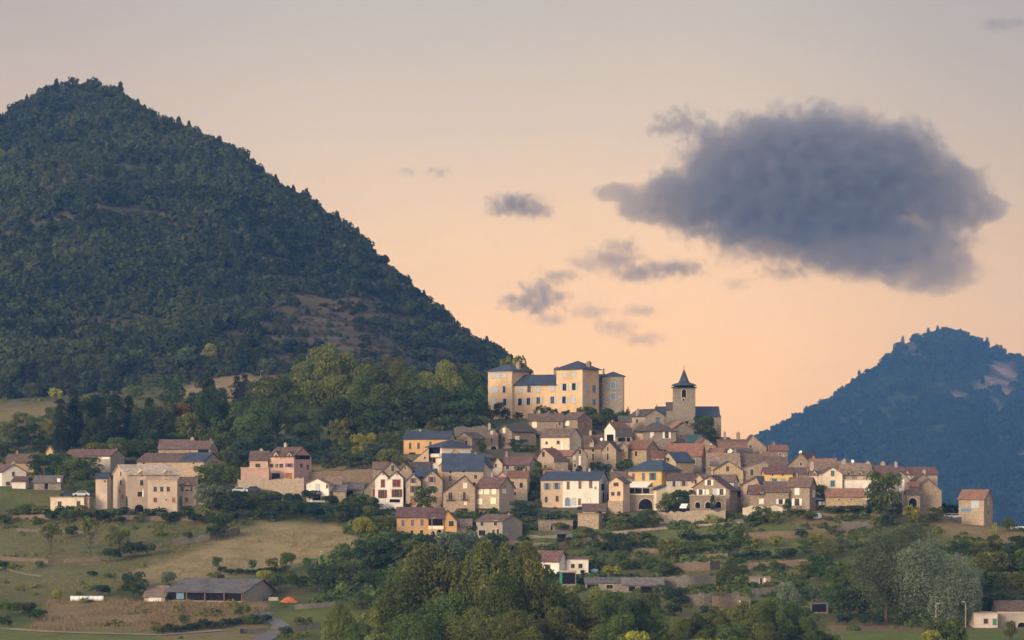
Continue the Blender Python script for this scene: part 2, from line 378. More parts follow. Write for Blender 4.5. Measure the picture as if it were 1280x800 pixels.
def leaves(c, nrm, size, r, asp=1.0):
    """one rhombic leaf clump per centre c, roughly facing nrm"""
    n = len(c); d = nrm + r.normal(0, .75, (n, 3)); d /= np.linalg.norm(d, axis=1)[:, None] + 1e-9
    a = np.cross(d, r.normal(0, 1, (n, 3))); a /= np.linalg.norm(a, axis=1)[:, None] + 1e-9; b = np.cross(d, a)
    s = size * r.uniform(.6, 1.35, n)[:, None]
    return np.stack([c + a * s, c + b * s * .62 * asp, c - a * s, c - b * s * .62 * asp], 1).reshape(-1, 3)
def crown_points(kind, n, r):
    """leaf centres, normals and clump tint in a unit tree (x, y within .5, z 0..1)"""
    C, Rr, fl = [], [], []
    if kind in ('round', 'tall', 'bush', 'open', 'willow'):
        K = {'round': 38, 'tall': 46, 'bush': 22, 'open': 15, 'willow': 46}[kind]
        cz, rz = {'round': (.52, .46), 'tall': (.54, .45), 'bush': (.46, .50), 'open': (.62, .34), 'willow': (.50, .48)}[kind]
        # a few big boughs give an uneven outline, smaller clumps sit on them
        bo = r.normal(0, 1, (6, 3)); bo /= np.linalg.norm(bo, axis=1)[:, None]; bw = r.uniform(.80, 1.12, 6)
        for k in range(K):
            d = r.normal(0, 1, 3); d /= np.linalg.norm(d)
            if d[2] < (-.9 if kind in ('round', 'willow') else -.55): d[2] *= -.6
            lob = 1 + sum((w - 1) * max(0, float(d @ b)) ** 2 for b, w in zip(bo, bw)) * 1.4
            q = (r.uniform(.48, .90) if kind == 'willow' else r.uniform(.50, .86) ** .8) * lob
            if kind == 'tall': wd = .5 * (1.0 - .55 * max(0, d[2]) ** 2)
            else: wd = .5
            C.append((d[0] * wd * q, d[1] * wd * q, cz + d[2] * rz * q)); Rr.append(r.uniform(.10, .19) * (1.25 if kind == 'bush' else .8 if kind == 'open' else .95 if kind == 'willow' else 1)); fl.append(1.5 if kind == 'tall' else .75 if kind == 'round' else 1.0)
    elif kind == 'pine':
        for L in range(12):
            z = .16 + .80 * L / 11; rad = .46 * (1 - (L / 11.8) ** 1.5) * r.uniform(.7, 1.12)
            for k in range(max(3, int(11 * (1 - L / 13)))):
                a = r.uniform(0, 6.28); q = rad * r.uniform(.15, .92); C.append((math.cos(a) * q, math.sin(a) * q, z + r.normal(0, .025))); Rr.append(r.uniform(.10, .17)); fl.append(.40)
    elif kind == 'cypress':
        for L in range(16):
            z = .05 + .92 * L / 15; rad = .36 * math.sin(math.pi * (.15 + .82 * (1 - L / 15))) ** .8
            for k in range(3):
                a = r.uniform(0, 6.28); C.append((math.cos(a) * rad * .6, math.sin(a) * rad * .6, z)); Rr.append(rad * .55 + .03); fl.append(1.0 if rad > .2 else .5)
    C = np.array(C); Rr = np.array(Rr); fl = np.array(fl); K = len(C)
    w = Rr ** 2; k = r.choice(K, n, p=w / w.sum())
    d = r.normal(0, 1, (n, 3)); d /= np.linalg.norm(d, axis=1)[:, None]; d[:, 2] = np.where(d[:, 2] < -.5, -d[:, 2], d[:, 2])
    q = r.uniform(.55, 1.05, n) ** .5
    p = C[k] + d * (Rr[k] * q)[:, None] * np.stack([np.ones(n), np.ones(n), fl[k]], 1)
    if kind == 'willow':
        m = r.random(n) < .45; p[m, 2] -= r.uniform(0, .16, m.sum()); d[m] = d[m] * .6 + np.array((0, 0, -.1))
    kt = r.uniform(0, 1, K); tint = np.clip(kt[k] * .55 + r.uniform(0, .6, n) - .05, 0, 1)
    p[:, 2] = np.maximum(p[:, 2], .02)
    return p, d, tint
_crowns = {}
LOD = {0: (480, .070), 1: (2600, .033), 2: (15000, .0145)}
def crown_mesh(kind, color, lod, var):
    key = (kind, color, lod, var)
    if key in _crowns: return _crowns[key]
    r = np.random.default_rng(abs(hash((('round', 'tall', 'bush', 'open', 'willow', 'pine', 'cypress').index(kind), lod, var))) % 99991)
    n, s = LOD[lod]
    if kind == 'willow': n, s = 30000, .0098
    if kind == 'open': n = int(n * .45)
    p, d, tint = crown_points(kind, n, r)
    v = leaves(p, d, s * (.8 if kind in ('pine', 'cypress') else 1), r)
    me = raw_mesh('crown', v, np.arange(len(v)).reshape(-1, 4))
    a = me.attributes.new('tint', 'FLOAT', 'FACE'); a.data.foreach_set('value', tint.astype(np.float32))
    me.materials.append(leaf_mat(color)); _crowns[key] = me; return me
_trunks = {}
def trunk_mesh(kind, var, pale=False):
    key = (kind, var, pale)
    if key in _trunks: return _trunks[key]
    r = random.Random(var * 7 + len(kind)); b = MB()
    top = {'pine': .95, 'cypress': .8, 'bush': .4}.get(kind, .68); rb = {'bush': .012, 'pine': .020, 'cypress': .02}.get(kind, .026)
    pts = [Vector((0, 0, -.06))]
    for k in range(1, 5): pts.append(Vector((r.uniform(-.02, .02) * k, r.uniform(-.02, .02) * k, top * k / 4)))
    for k in range(4): b.tube(pts[k], pts[k + 1], rb * (1 - k * .2), rb * (1 - (k + 1) * .2), 6)
    for k in range(3 if kind in ('cypress', 'pine') else 8):
        z = r.uniform(.2, .62) * top; a = r.uniform(0, 6.28); L = r.uniform(.2, .36); i = min(3, int(z / top * 4)); q = pts[i].lerp(pts[i + 1], z / top * 4 - i)
        e = q + Vector((math.cos(a) * L, math.sin(a) * L, L * r.uniform(.5, 1.1))); b.tube(q, e, rb * .5, rb * .15, 5)
        for j in range(2):
            a2 = a + r.uniform(-.8, .8); m = q.lerp(e, r.uniform(.45, .8)); b.tube(m, m + Vector((math.cos(a2) * L * .5, math.sin(a2) * L * .5, L * .45)), rb * .25, rb * .08, 4)
    o = b.build('trunk', M_DEADWOOD if pale else M_BARK); me = o.data; bpy.data.objects.remove(o); _trunks[key] = me; return me
THINGS = []      # (object, px, py) of trees, for the labels
_vc = [0]
_ht = np.linspace(0, 1, 160)
def onsite(px, py):
    """the ground, or beyond it the wooded hill, at a photo pixel"""
    i = int(np.clip((px - PXS[0]) / 4, 0, len(PXS) - 1)); c = GPY[:234, i]
    if px > 520 or (c <= py).any(): return onground(px, py)
    X, Y, Z = hill_surface(np.full(160, float(px)), _ht); k = np.nonzero(HY - Z * F / Y <= py)[0]
    k = k[0] if len(k) else 0; return Vector((X[k], Y[k], Z[k]))
def tree(kind, px, pyb, h, w, color='mid', name=None, Y=None, label=None, cat=None, group=None, words=None):
    """a tree with its foot at photo pixel (px, pyb), h x w photo pixels large"""
    if Y is None: p = onsite(px, pyb)
    else: p = Vector(((px - CX) * Y / F, Y, gz((px - CX) * Y / F, Y) if Y < 1180 else (HY - pyb) * Y / F))
    s = p.y / F; ptop = pyb - h; H = (HY - ptop) * s - p.z + .15
    H = max(H, h * s * .7); W = w * s
    lod = 0 if h < 17 else 1 if h < 62 else 2
    _vc[0] += 1; var = (_vc[0] * 5) % (5 if lod < 2 else 4)
    nm = name or {'bush': 'bush', 'pine': 'pine_tree', 'cypress': 'cypress', 'willow': 'willow_tree', 'tall': 'tree', 'open': 'tree', 'round': 'tree'}[kind]
    o = empty(nm, (p.x, p.y, p.z - .15), (_vc[0] * 2.399) % 6.283)
    cr = bpy.data.objects.new('foliage' if kind == 'bush' else 'crown', crown_mesh(kind, color, lod, var)); COL.objects.link(cr)
    tr = bpy.data.objects.new('stem' if kind == 'bush' else 'trunk', trunk_mesh(kind, var % 3)); COL.objects.link(tr)
    for c in (cr, tr): c.parent = o; c.scale = (W, W, H)
    tag(o, label, cat or {'bush': 'bush'}.get(kind, 'tree'), group)
    THINGS.append([o, px, pyb - h / 2, pyb, h, w, kind, color, label, words]); return o

# ------------------------------------------------------------------ closed woods on the two hills (far-off, one mass each)
def wood(name, X, Y, Z, rad, hgt, ntri, mat, seed, leaf, conifer=None, protos=10, stand=None):
    r = np.random.default_rng(seed); P = []
    for k in range(protos):
        d = r.normal(0, 1, (ntri, 3)); d[:, 2] = np.abs(d[:, 2]) * 1.0 - .12; d /= np.linalg.norm(d, axis=1)[:, None]
        lob = 1 + .22 * np.sin(d[:, 0] * 4 + k) * np.cos(d[:, 1] * 5 + k * 2)
        c = d * (lob * r.uniform(.72, 1.02, ntri))[:, None]
        if k >= protos - 3:   # conifers
            u = r.uniform(0, 1, ntri); a = r.uniform(0, 6.28, ntri); q = (1 - u) ** .8 * .62; c = np.stack([np.cos(a) * q, np.sin(a) * q, u * 1.9 - .2], 1)
        nr = d + r.normal(0, .5, d.shape); nr /= np.linalg.norm(nr, axis=1)[:, None]
        a = np.cross(nr, r.normal(0, 1, d.shape)); a /= np.linalg.norm(a, axis=1)[:, None] + 1e-9; b = np.cross(nr, a)
        s = leaf * r.uniform(.7, 1.3, ntri)[:, None]
        P.append((np.stack([c + a * s, c - a * s * .5 + b * s * .87, c - a * s * .5 - b * s * .87], 1).reshape(-1, 3), np.clip(r.uniform(0, .45, ntri), 0, 1)))
    n = len(X); which = r.integers(0, protos - 3, n)
    if conifer is not None: which = np.where(conifer > r.random(n), r.integers(protos - 3, protos, n), which)
    V = np.empty((n, ntri * 3, 3), np.float32); T = np.empty((n, ntri), np.float32); ang = r.uniform(0, 6.28, n); tr = r.uniform(0, .75, n) ** 1.3 + (0 if stand is None else (fbm2(X + 3000, Y + Z, seed + 50, 4, stand) - .5) * 1.25)
    for k in range(protos):
        m = np.nonzero(which == k)[0]
        if len(m) == 0: continue
        p, t = P[k]; ca, sa = np.cos(ang[m])[:, None], np.sin(ang[m])[:, None]
        V[m, :, 0] = (p[:, 0] * ca - p[:, 1] * sa) * rad[m][:, None] + X[m][:, None]
        V[m, :, 1] = (p[:, 0] * sa + p[:, 1] * ca) * rad[m][:, None] + Y[m][:, None]
        V[m, :, 2] = p[:, 2] * hgt[m][:, None] + Z[m][:, None]
        T[m] = t + tr[m][:, None]
    V = V.reshape(-1, 3); me = raw_mesh(name, V, np.arange(len(V)).reshape(-1, 3))
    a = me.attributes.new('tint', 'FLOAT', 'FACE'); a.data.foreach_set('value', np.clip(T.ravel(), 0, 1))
    me.materials.append(mat); o = bpy.data.objects.new(name, me); COL.objects.link(o); return o
r = np.random.default_rng(31); N = 19500
px = r.uniform(-60, 690, N); t = r.uniform(0.0, 1.03, N)
X, Y, Z = hill_surface(px, t); pyy = HY - Z * F / Y; pxx = CX + F * X / Y
s = sparse(pxx, pyy, X, Y, Z); fld = np.maximum(inside(pxx, pyy, COVER[8][0], 2), inside(pxx, pyy, COVER[9][0], 2))
keep = (r.random(N) > np.clip(s * 1.02, 0, .90)) & (fld < .3)
X, Y, Z, t, s, pxx = X[keep], Y[keep], Z[keep], t[keep], s[keep], pxx[keep]
rad = (1.5 + 3.5 * r.random(len(X)) ** 1.7) * np.clip(1.15 - s * .62, .4, 1.15) * np.where(t > .96, .8, 1)
wood_near = tag(wood('hillside_wood', X, Y, Z + rad * .25, rad, rad * r.uniform(.85, 1.25, len(X)), 140, leaf_mat('forest'), 4, .25, np.where(t > .95, .12, .06), stand=1 / 45.), 'dark green wood covering the steep pointed hill on the left', 'wood', kind='stuff')
N = 9000; px = r.uniform(-60, 680, N); t = r.uniform(0.0, .95, N); X, Y, Z = hill_surface(px, t); pyy = HY - Z * F / Y; pxx = CX + F * X / Y
s = sparse(pxx, pyy, X, Y, Z); keep = (s > .3) & (fbm2(X + 900, Y, 93, 4, 1 / 9.) + r.uniform(-.12, .12, N) > .48) & (np.maximum(inside(pxx, pyy, COVER[8][0], 2), inside(pxx, pyy, COVER[9][0], 2)) < .3)
X, Y, Z = X[keep], Y[keep], Z[keep]; rad = r.uniform(.5, 1.5, len(X))
tag(wood('hillside_scrub', X, Y, Z, rad, rad * .9, 40, leaf_mat('scrub'), 14, .34), 'low brownish scrub dotted over the bare slopes of the left hill', 'scrub', kind='stuff')
N = 7000; px = r.uniform(880, 1330, N); t = r.uniform(.0, 1.02, N); X, Y, Z = far_surface(px, t); pyy = HY - Z * F / Y; pxx = CX + F * X / Y
keep = rocky(pxx + r.normal(0, 3.5, N), pyy + r.normal(0, 3, N)) < .45; X, Y, Z, t = X[keep], Y[keep], Z[keep], t[keep]
rad = r.uniform(4.2, 8.4, len(X)); tag(wood('distant_wood', X, Y, Z + rad * .3, rad, rad * r.uniform(.9, 1.3, len(X)), 60, leaf_mat('far'), 5, .36, np.where(t > .95, .06, .04), stand=1 / 90.), 'blue hazy wood covering the distant hill on the right', 'wood', kind='stuff')
# ------------------------------------------------------------------ buildings
PADS = []; AUTO = random.Random(17)
def cat_ok(s): return s.cat == 'house'
ANCH = []     # (short phrase, px, py) for the labels of plants
class House:
    """one thing: an Empty with walls, roofs, windows ... of one or several blocks. All numbers are photo pixels, turned into metres at the block's distance."""
    def __init__(s, name, label, short=None, cat='house', group=None):
        s.name, s.label, s.short, s.cat, s.group = name, label, short, cat, group; s.root = None
    def _emit(s, mb, name, mat, parent=None):
        T = s.T
        mb.v = [(T[0] * x - T[1] * y + T[2], T[1] * x + T[0] * y + T[3], z + T[4]) for x, y, z in mb.v]
        return mb.build(name, mat, parent or s.root)
    def blk(s, px0, px1, pyb, pye, pyr, k='x', side=None, yaw=None, d=8.0, wall='stone', roof='brown', win='', swin='', ch=(), dm=(), Y=None, dy=0.0, ro=.5, over=.4, fd=None, bname='wall', hip=None, pyb2=None, chm='render'):
        if Y is None: Y = depth((px0 + px1) / 2, pyb) + dy
        sc = Y / F; wp = (px1 - px0) * sc
        sg = 0
        if side is not None:
            sg = 1 if side > px1 else -1; th = R(yaw or 28); w = wp / math.cos(th); d = abs(side - (px1 if sg > 0 else px0)) * sc / math.sin(th)
        else: th = R(abs(yaw or 0)); sg = 1 if (yaw or 0) >= 0 else -1; w = wp / math.cos(th)
        a = -sg * th; xh = (math.cos(a), math.sin(a)); yh = (-math.sin(a), math.cos(a))
        cx = ((px1 if sg > 0 else px0) - CX) * sc; cy = Y
        m = -1 if sg > 0 else 1
        cxx = cx + xh[0] * m * w / 2 + yh[0] * d / 2; cyy = cy + xh[1] * m * w / 2 + yh[1] * d / 2; zb = (HY - pyb) * sc
        if s.root is None:
            s.root = empty(s.name, (cxx, cyy, zb)); tag(s.root, s.label, s.cat, s.group); s.o = (cxx, cyy, zb)
            if s.short: ANCH.append((s.short, (px0 + px1) / 2, (pyb + (pye[0] if isinstance(pye, tuple) else pye)) / 2))
        PADS.append((min(px0, px1 if side is None else min(px1, side), px0) * 1.0, max(px1, side or px1), Y - .8, Y + d * .6, zb - .1)); q_ = PADS[-1]; PADS[-1] = ((q_[0] - CX) * sc, (q_[1] - CX) * sc, *q_[2:])
        s.T = (math.cos(a), math.sin(a), cxx - s.o[0], cyy - s.o[1], zb - s.o[2])
        if fd is None: fd = 5.0
        z = lambda py: (pyb - py) * sc
        X0, X1, Y0, Y1 = -w / 2, w / 2, -d / 2, d / 2; th_ = .17
        b = MB(); rf = MB(); lo, hi = -fd, None
        e = pye if isinstance(pye, tuple) else (pye, pye); ez = (z(e[0]), z(e[1])); rz_ = z(pyr) if pyr is not None else None
        ridge = (0, 0)
        if k in ('x', 'y'):
            A0, A1, L0, L1, axis = (Y0, Y1, X0, X1, 'x') if k == 'x' else (X0, X1, Y0, Y1, 'y')
            ra = A0 + (A1 - A0) * ro; prof = [(A0, lo)]
            if ro > .02: prof.append((A0, ez[0]))
            prof.append((ra, rz_ - .02))
            if ro < .98: prof.append((A1, ez[1]))
            prof.append((A1, lo)); b.prism(prof, axis, L0, L1)
            segs = ([((A0, ez[0]), (ra, rz_))] if ro > .02 else []) + ([((A1, ez[1]), (ra, rz_))] if ro < .98 else [])
            for (pa, pz), (qa, qz) in segs:
                dx, dz = pa - qa, pz - qz; L = math.hypot(dx, dz) or 1; ux, uz = dx / L, dz / L; o_ = over
                e0 = (pa + ux * o_, pz + uz * o_); nx, nz = (-uz, ux) if ux > 0 else (uz, -ux)
                if nz < 0: nx, nz = -nx, -nz
                rf.prism([(e0[0], e0[1]), (qa, qz), (qa, qz + th_ / max(.3, abs(nz))), (e0[0] + nx * th_, e0[1] + nz * th_)], axis, L0 - over * .7, L1 + over * .7)
            ridge = (ra, rz_)
        elif k == 'hip':
            b.box(X0, X1, Y0, Y1, lo, ez[0]); o_ = over
            h0, h1 = hip if hip else ((px0 + px1) / 2, (px0 + px1) / 2)
            q0 = X0 + (h0 - px0) / (px1 - px0) * w; q1 = X0 + (h1 - px0) / (px1 - px0) * w
            if sg and side is not None and hip is None: q0 = q1 = 0
            ex = [(X0 - o_, Y0 - o_), (X1 + o_, Y0 - o_), (X1 + o_, Y1 + o_), (X0 - o_, Y1 + o_)]
            rf.poly([(x, y, ez[0] - .05) for x, y in ex] + [(x, y, ez[0] + .14) for x, y in ex] + [(q0, 0, rz_), (q1, 0, rz_)],
                    [(3, 2, 1, 0), (0, 1, 5, 4), (1, 2, 6, 5), (2, 3, 7, 6), (3, 0, 4, 7), (4, 5, 9, 8), (5, 6, 9), (6, 7, 8, 9), (7, 4, 8)])
            ridge = (0, rz_)
        elif k == 'flat':
            b.box(X0, X1, Y0, Y1, lo, ez[0]); rf.box(X0 - .15, X1 + .15, Y0 - .15, Y1 + .15, ez[0] - .02, ez[0] + .18); ridge = (0, ez[0])
        wo = s._emit(b, bname, wall_mat(wall)); ro_ = s._emit(rf, 'roof', roof_mat(roof))
        s.last = (wo, ro_)
        fx = lambda px: X0 + (px - px0) / (px1 - px0) * w
        if isinstance(ch, str): ch = [tuple(float(q) for q in c.split()) for c in ch.split(';') if c.strip()]
        for c in ch:
            cpx, ctop, cw, chh = c; cpx = cpx - (sg * abs(side - (px1 if sg > 0 else px0)) / 2 if side is not None else 0); x = fx(min(max(cpx, px0 + cw * .5), px1 - cw * .5)); hw = cw * sc / 2; cb = MB(); yy = (ridge[0] if k != 'y' else 0)
            if k == 'y': zt = z(ctop)
            zt = z(ctop); hd = min(hw, .5)
            cb.box(x - hw, x + hw, yy - hd + .1, yy + hd + .1, z(ctop + chh) - 1.2, zt); cb.box(x - hw - .07, x + hw + .07, yy - hd + .03, yy + hd + .17, zt, zt + .13)
            cb.box(x - hw * .4, x + hw * .4, yy - .12, yy + .32, zt + .13, zt + .42)
            s._emit(cb, 'chimney', trim_mat() if chm == 'trim' else wall_mat(chm), ro_)
        if not ch and k == 'x' and (w > 5) and AUTO.random() < .6 and cat_ok(s):
            cb = MB(); x = AUTO.choice((X0 + .9, X1 - .9, X0 + w * .3)); hw = AUTO.uniform(.22, .36); zt = rz_ + AUTO.uniform(.5, 1.1)
            cb.box(x - hw, x + hw, ridge[0] - .1, ridge[0] + .5, rz_ - 1.0, zt); cb.box(x - hw - .06, x + hw + .06, ridge[0] - .16, ridge[0] + .56, zt, zt + .1); cb.box(x - .1, x + .1, ridge[0] + .05, ridge[0] + .3, zt + .1, zt + .35)
            s._emit(cb, 'chimney', wall_mat(AUTO.choice(('render', 'stone', 'grey'))), ro_)
        for q in dm:
            # gable dormer rising from the front wall: (centre px, width px, eave py, peak py [, window])
            x = fx(q[0]); hw = q[1] * sc / 2; zl, zp = z(q[2]), z(q[3]); db = MB(); yb = Y0 + 2.6
            db.prism([(x - hw, zl - 1.2), (x - hw, zl), (x, zp), (x + hw, zl), (x + hw, zl - 1.2)], 'y', Y0 - .06, yb)
            dob = s._emit(db, 'dormer', wall_mat('cream' if wall == 'render' else wall)); dr = MB()
            for sx in (-1, 1):
                L = math.hypot(hw, zp - zl); ox, oz = sx * hw / L * .3, -(zp - zl) / L * .3; t2 = .15
                pr = [(x + sx * hw + ox, zl + oz + .02), (x, zp + .02), (x, zp + t2 + .05), (x + sx * hw + ox, zl + oz + t2)]
                dr.prism(pr, 'y', Y0 - .35, yb)
            s._emit(dr, 'dormer_roof', roof_mat(roof), dob)
            if len(q) > 4: s.wins(q[4], lambda p_: fx(p_), z, sc, Y0 - .06, 'f')
        s.ctx = (fx, z, sc, X0, X1, Y0, Y1)
        if win: s.wins(win, fx, z, sc, Y0, 'f')
        if swin and side is not None:
            pa = px1 if sg > 0 else px0
            if sg > 0: s.wins(swin, lambda p_: Y0 + (p_ - pa) / (side - pa) * d, z, sc, X1, 'r')
            else: s.wins(swin, lambda p_: Y0 + (p_ - pa) / (side - pa) * d, z, sc, X0, 'l')
        return s
    def wins(s, spec, fu, z, sc, n0, face):
        def P(u, out, zz):
            return (u, n0 - out, zz) if face == 'f' else (n0 + out, u, zz) if face == 'r' else (n0 - out, u, zz)
        def slab(mb, u0, u1, z0, z1, o0, o1):
            p = [P(u0, o0, z0), P(u1, o0, z0), P(u1, o0, z1), P(u0, o0, z1), P(u0, o1, z0), P(u1, o1, z0), P(u1, o1, z1), P(u0, o1, z1)]
            mb.poly(p, [(0, 1, 2, 3), (7, 6, 5, 4), (0, 4, 5, 1), (1, 5, 6, 2), (2, 6, 7, 3), (3, 7, 4, 0)])
        for it in spec.split(';'):
            it = it.split()
            if not it: continue
            t = it[0]; px, py, w, h = (float(q) for q in it[1:5]); c = it[5] if len(it) > 5 else None
            if face == 'f': fac = abs(fu(px + 1) - fu(px)) / sc
            else: fac = 1.0
            u = fu(px); hw = w * sc * fac / 2 if face == 'f' else w * sc / 2 * min(2.2, abs(fu(px + 1) - fu(px)) / sc)
            z0, z1 = z(py + h / 2), z(py - h / 2)
            f = .14
            if t in 'wsx':      # open window: stone surround, bars, dark pane; s = shutters folded back; x = balcony window
                if t == 's': ww = hw * .52
                else: ww = hw
                fr = MB(); slab(fr, u - ww - f, u + ww + f, z0 - f, z0, 0, .10); slab(fr, u - ww - f, u + ww + f, z1, z1 + f, 0, .08)
                slab(fr, u - ww - f, u - ww, z0, z1, 0, .07); slab(fr, u + ww, u + ww + f, z0, z1, 0, .07)
                wo = s._emit(fr, 'window', trim_mat())
                gl = MB(); slab(gl, u - ww, u + ww, z0, z1, 0, .025); s._emit(gl, 'pane', pane_mat(), wo)
                br = MB(); slab(br, u - .035, u + .035, z0, z1, .025, .05); s._emit(br, 'glazing_bar', paint('wood'), wo)
                if t == 's':
                    for sx in (-1, 1):
                        sh = MB(); a0, a1 = sorted((u + sx * (ww + .04), u + sx * (hw + ww * .25))); slab(sh, a0, a1, z0 - .03, z1 + .03, .10, .15); s._emit(sh, 'shutter', paint(c or 'blue'))
                if t == 'x':
                    bl = MB(); slab(bl, u - ww - .5, u + ww + .5, z0 - .18, z0 - .04, 0, .8)
                    for q in range(7): uu = u - ww - .45 + (2 * ww + .9) * q / 6; slab(bl, uu - .025, uu + .025, z0 - .04, z0 + .9, .72, .77)
                    slab(bl, u - ww - .5, u + ww + .5, z0 + .9, z0 + .96, .70, .79); s._emit(bl, 'balcony', plain('iron', (.03, .03, .032), .6, .4))
            elif t == 'c':      # closed shutters in a surround
                fr = MB(); slab(fr, u - hw - f, u + hw + f, z0 - f, z0, 0, .10); slab(fr, u - hw - f, u + hw + f, z1, z1 + f, 0, .08)
                slab(fr, u - hw - f, u - hw, z0, z1, 0, .07); slab(fr, u + hw, u + hw + f, z0, z1, 0, .07); wo = s._emit(fr, 'window', trim_mat())
                sh = MB(); slab(sh, u - hw, u - .02, z0, z1, 0, .05); slab(sh, u + .02, u + hw, z0, z1, 0, .05); s._emit(sh, 'shutter', paint(c or 'blue'), wo)
            elif t == 'd':      # door
                fr = MB(); slab(fr, u - hw - f, u + hw + f, z1, z1 + f, 0, .09); slab(fr, u - hw - f, u - hw, z0, z1, 0, .07); slab(fr, u + hw, u + hw + f, z0, z1, 0, .07); wo = s._emit(fr, 'door', trim_mat())
                sh = MB(); slab(sh, u - hw, u + hw, z0, z1, 0, .05); s._emit(sh, 'door_leaf', paint(c or 'wood'), wo)
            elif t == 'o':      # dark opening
                sh = MB(); slab(sh, u - hw, u + hw, z0, z1, 0, .03); s._emit(sh, 'opening_shade', dark_mat())  # flush slab on the uncut wall, inner shade put into its colour
            elif t == 'p':      # bare coloured panel (awning, patch, panel)
                sh = MB(); slab(sh, u - hw, u + hw, z0, z1, 0, .12); s._emit(sh, 'panel', paint(c or 'grey'))
            elif t == 'a':      # round-headed opening or door leaf; the dark fill paints in the inner shade
                n = 10; zc = z1 - hw; pts = [(u - hw, z0), (u + hw, z0)] + [(u + hw * math.cos(math.pi * q / n), zc + hw * math.sin(math.pi * q / n)) for q in range(n + 1)]
                a = MB(); m_ = len(pts); a.poly([P(x, .02, zz) for x, zz in pts] + [P(x, -.02, zz) for x, zz in pts], [tuple(range(m_))] + [(i, (i + 1) % m_, (i + 1) % m_ + m_, i + m_) for i in range(m_)])
                ring = MB()
                for q in range(n):
                    a0, a1 = math.pi * q / n, math.pi * (q + 1) / n; r0, r1 = hw, hw + .22
                    c4 = [(u + rr * math.cos(aa), zc + rr * math.sin(aa)) for rr, aa in ((r0, a0), (r1, a0), (r1, a1), (r0, a1))]
                    ring.poly([P(x, 0, zz) for x, zz in c4] + [P(x, .10, zz) for x, zz in c4], [(0, 1, 2, 3), (7, 6, 5, 4), (0, 4, 5, 1), (1, 5, 6, 2), (2, 6, 7, 3), (3, 7, 4, 0)])
                slab(ring, u - hw - .22, u - hw, z0, zc, 0, .10); slab(ring, u + hw, u + hw + .22, z0, zc, 0, .10)
                ro = s._emit(ring, 'archway', trim_mat()); s._emit(a, 'opening_shade' if not c else 'door_leaf', paint(c) if c else dark_mat(), ro)
    def extra(s, fn, name, mat, parent=None):
        """a free part in the frame of the last block: fn(mesh builder, x(px), z(py), metres per px, X0, X1, Y0, Y1)"""
        b = MB(); fn(b, *s.ctx); return s._emit(b, name, mat, parent)
    def dish(s, px, py, r=.55):
        fx, z, sc, X0, X1, Y0, Y1 = s.ctx; b = MB(); x, zz = fx(px), z(py)
        n = 12; rim = [(x + r * math.cos(6.283 * q / n), Y0 - .1 + .25 * math.sin(6.283 * q / n), zz + r * math.sin(6.283 * q / n)) for q in range(n)]
        b.poly(rim + [(x, Y0 + .22, zz)], [(q, (q + 1) % n, n) for q in range(n)]); b.tube((x, Y0 + .2, zz), (x, Y0 + .6, zz - .8), .05, .05, 5)
        s._emit(b, 'satellite_dish', paint('white')); return s
def H(name, label, short=None, cat='house', group=None): return House(name, label, short, cat, group)
def quoins(h, n):
    def q(b, fx, z, sc, X0, X1, Y0, Y1):
        k = 0; zz = 0
        while zz < z(462.5) - .6:
            w = .62 if k % 2 else .36; k += 1
            for xc, sx in ((X0, 1), (X1, -1)):
                b.box(min(xc - .03 * sx, xc + w * sx), max(xc - .03 * sx, xc + w * sx), Y0 - .035, Y0 + (.98 - w if sx < 0 else .02), zz, zz + .5)
            zz += .55
        for py in (476, 492.5): b.box(X0 + .7, X1 - .7, Y0 - .05, Y0 - .002, z(py), z(py) + .16)
        b.box(X0 - .12, X1 + .12, Y0 - .14, Y0 - .002, z(463.9) - .35, z(463.9) - .08)
    h.extra(q, 'quoins', wall_mat('cream'))
# ---- chateau on the crest
h = H('chateau', 'large orange rendered chateau with slate roofs and pale blue shutters crowning the village', 'the orange chateau', 'chateau')
h.blk(610, 640, 525, 463.6, 453.8, 'hip', side=661, yaw=34, wall='chateau', roof='slate', over=.6, bname='tower', ch='649 453 5 8', Y=860, fd=8,
      win='c 616.7 468 4 8 pale;c 622.5 468 4 8 pale;c 630.5 468 5 8 pale;c 618.5 487 7 8 pale;s 630.3 486.5 6 8 pale;c 617.5 502.5 5 8 pale;s 631 502.5 7 8 pale', chm='stone')
quoins(h, 1)
h.blk(643, 697, 523, 481, 468, 'x', yaw=15, d=11, wall='chateau', roof='slate', Y=857.2, fd=8, bname='wing', ch='690.8 459 8 12', chm='stone',
      win='c 649.7 486.3 5 8.5 pale;s 661.5 486 8 8 pale;c 672.8 486 4.5 8.5 pale;c 690.8 485 5 8 pale;s 650 502 8.5 8.5 pale;s 660.6 501.5 8 8.5 pale;s 673 500.5 8.5 8 pale;s 690.6 500 8.5 8.5 pale')
h.blk(696, 728, 522, 461.3, 449.8, 'hip', side=749.5, yaw=34, wall='chateau', roof='slate', over=.7, bname='tower', Y=852, fd=8, ch='739 452 5 8', chm='stone',
      win='c 706 468 5 7.5 pale;c 717.8 467 5 7.5 pale;s 706 483.5 8.5 8.5 pale;s 717.6 483 8.5 8.5 pale;s 705.5 499.5 8 8.5 pale;c 717 499 5 9 pale',
      swin='c 733.5 484 4 9 pale;c 743 485.5 4 9 blue;c 733.5 499 4 9 pale;c 743 502 4 7 blue')
quoins(h, 1)
h.blk(752.5, 779.5, 522, 470.3, 463.8, 'hip', wall='grey', roof='slate', yaw=4, d=6.5, over=.4, bname='tower', Y=862, fd=8, win='c 766.3 481.3 5.5 8.5 blue;c 766 495.5 5.5 8.5 blue', chm='stone')
h.blk(747, 756, 522, 474, 468, 'x', wall='grey', roof='slate', d=5, Y=864, fd=8, bname='link_wall', ch='754.8 461.5 2.4 8', chm='grey')
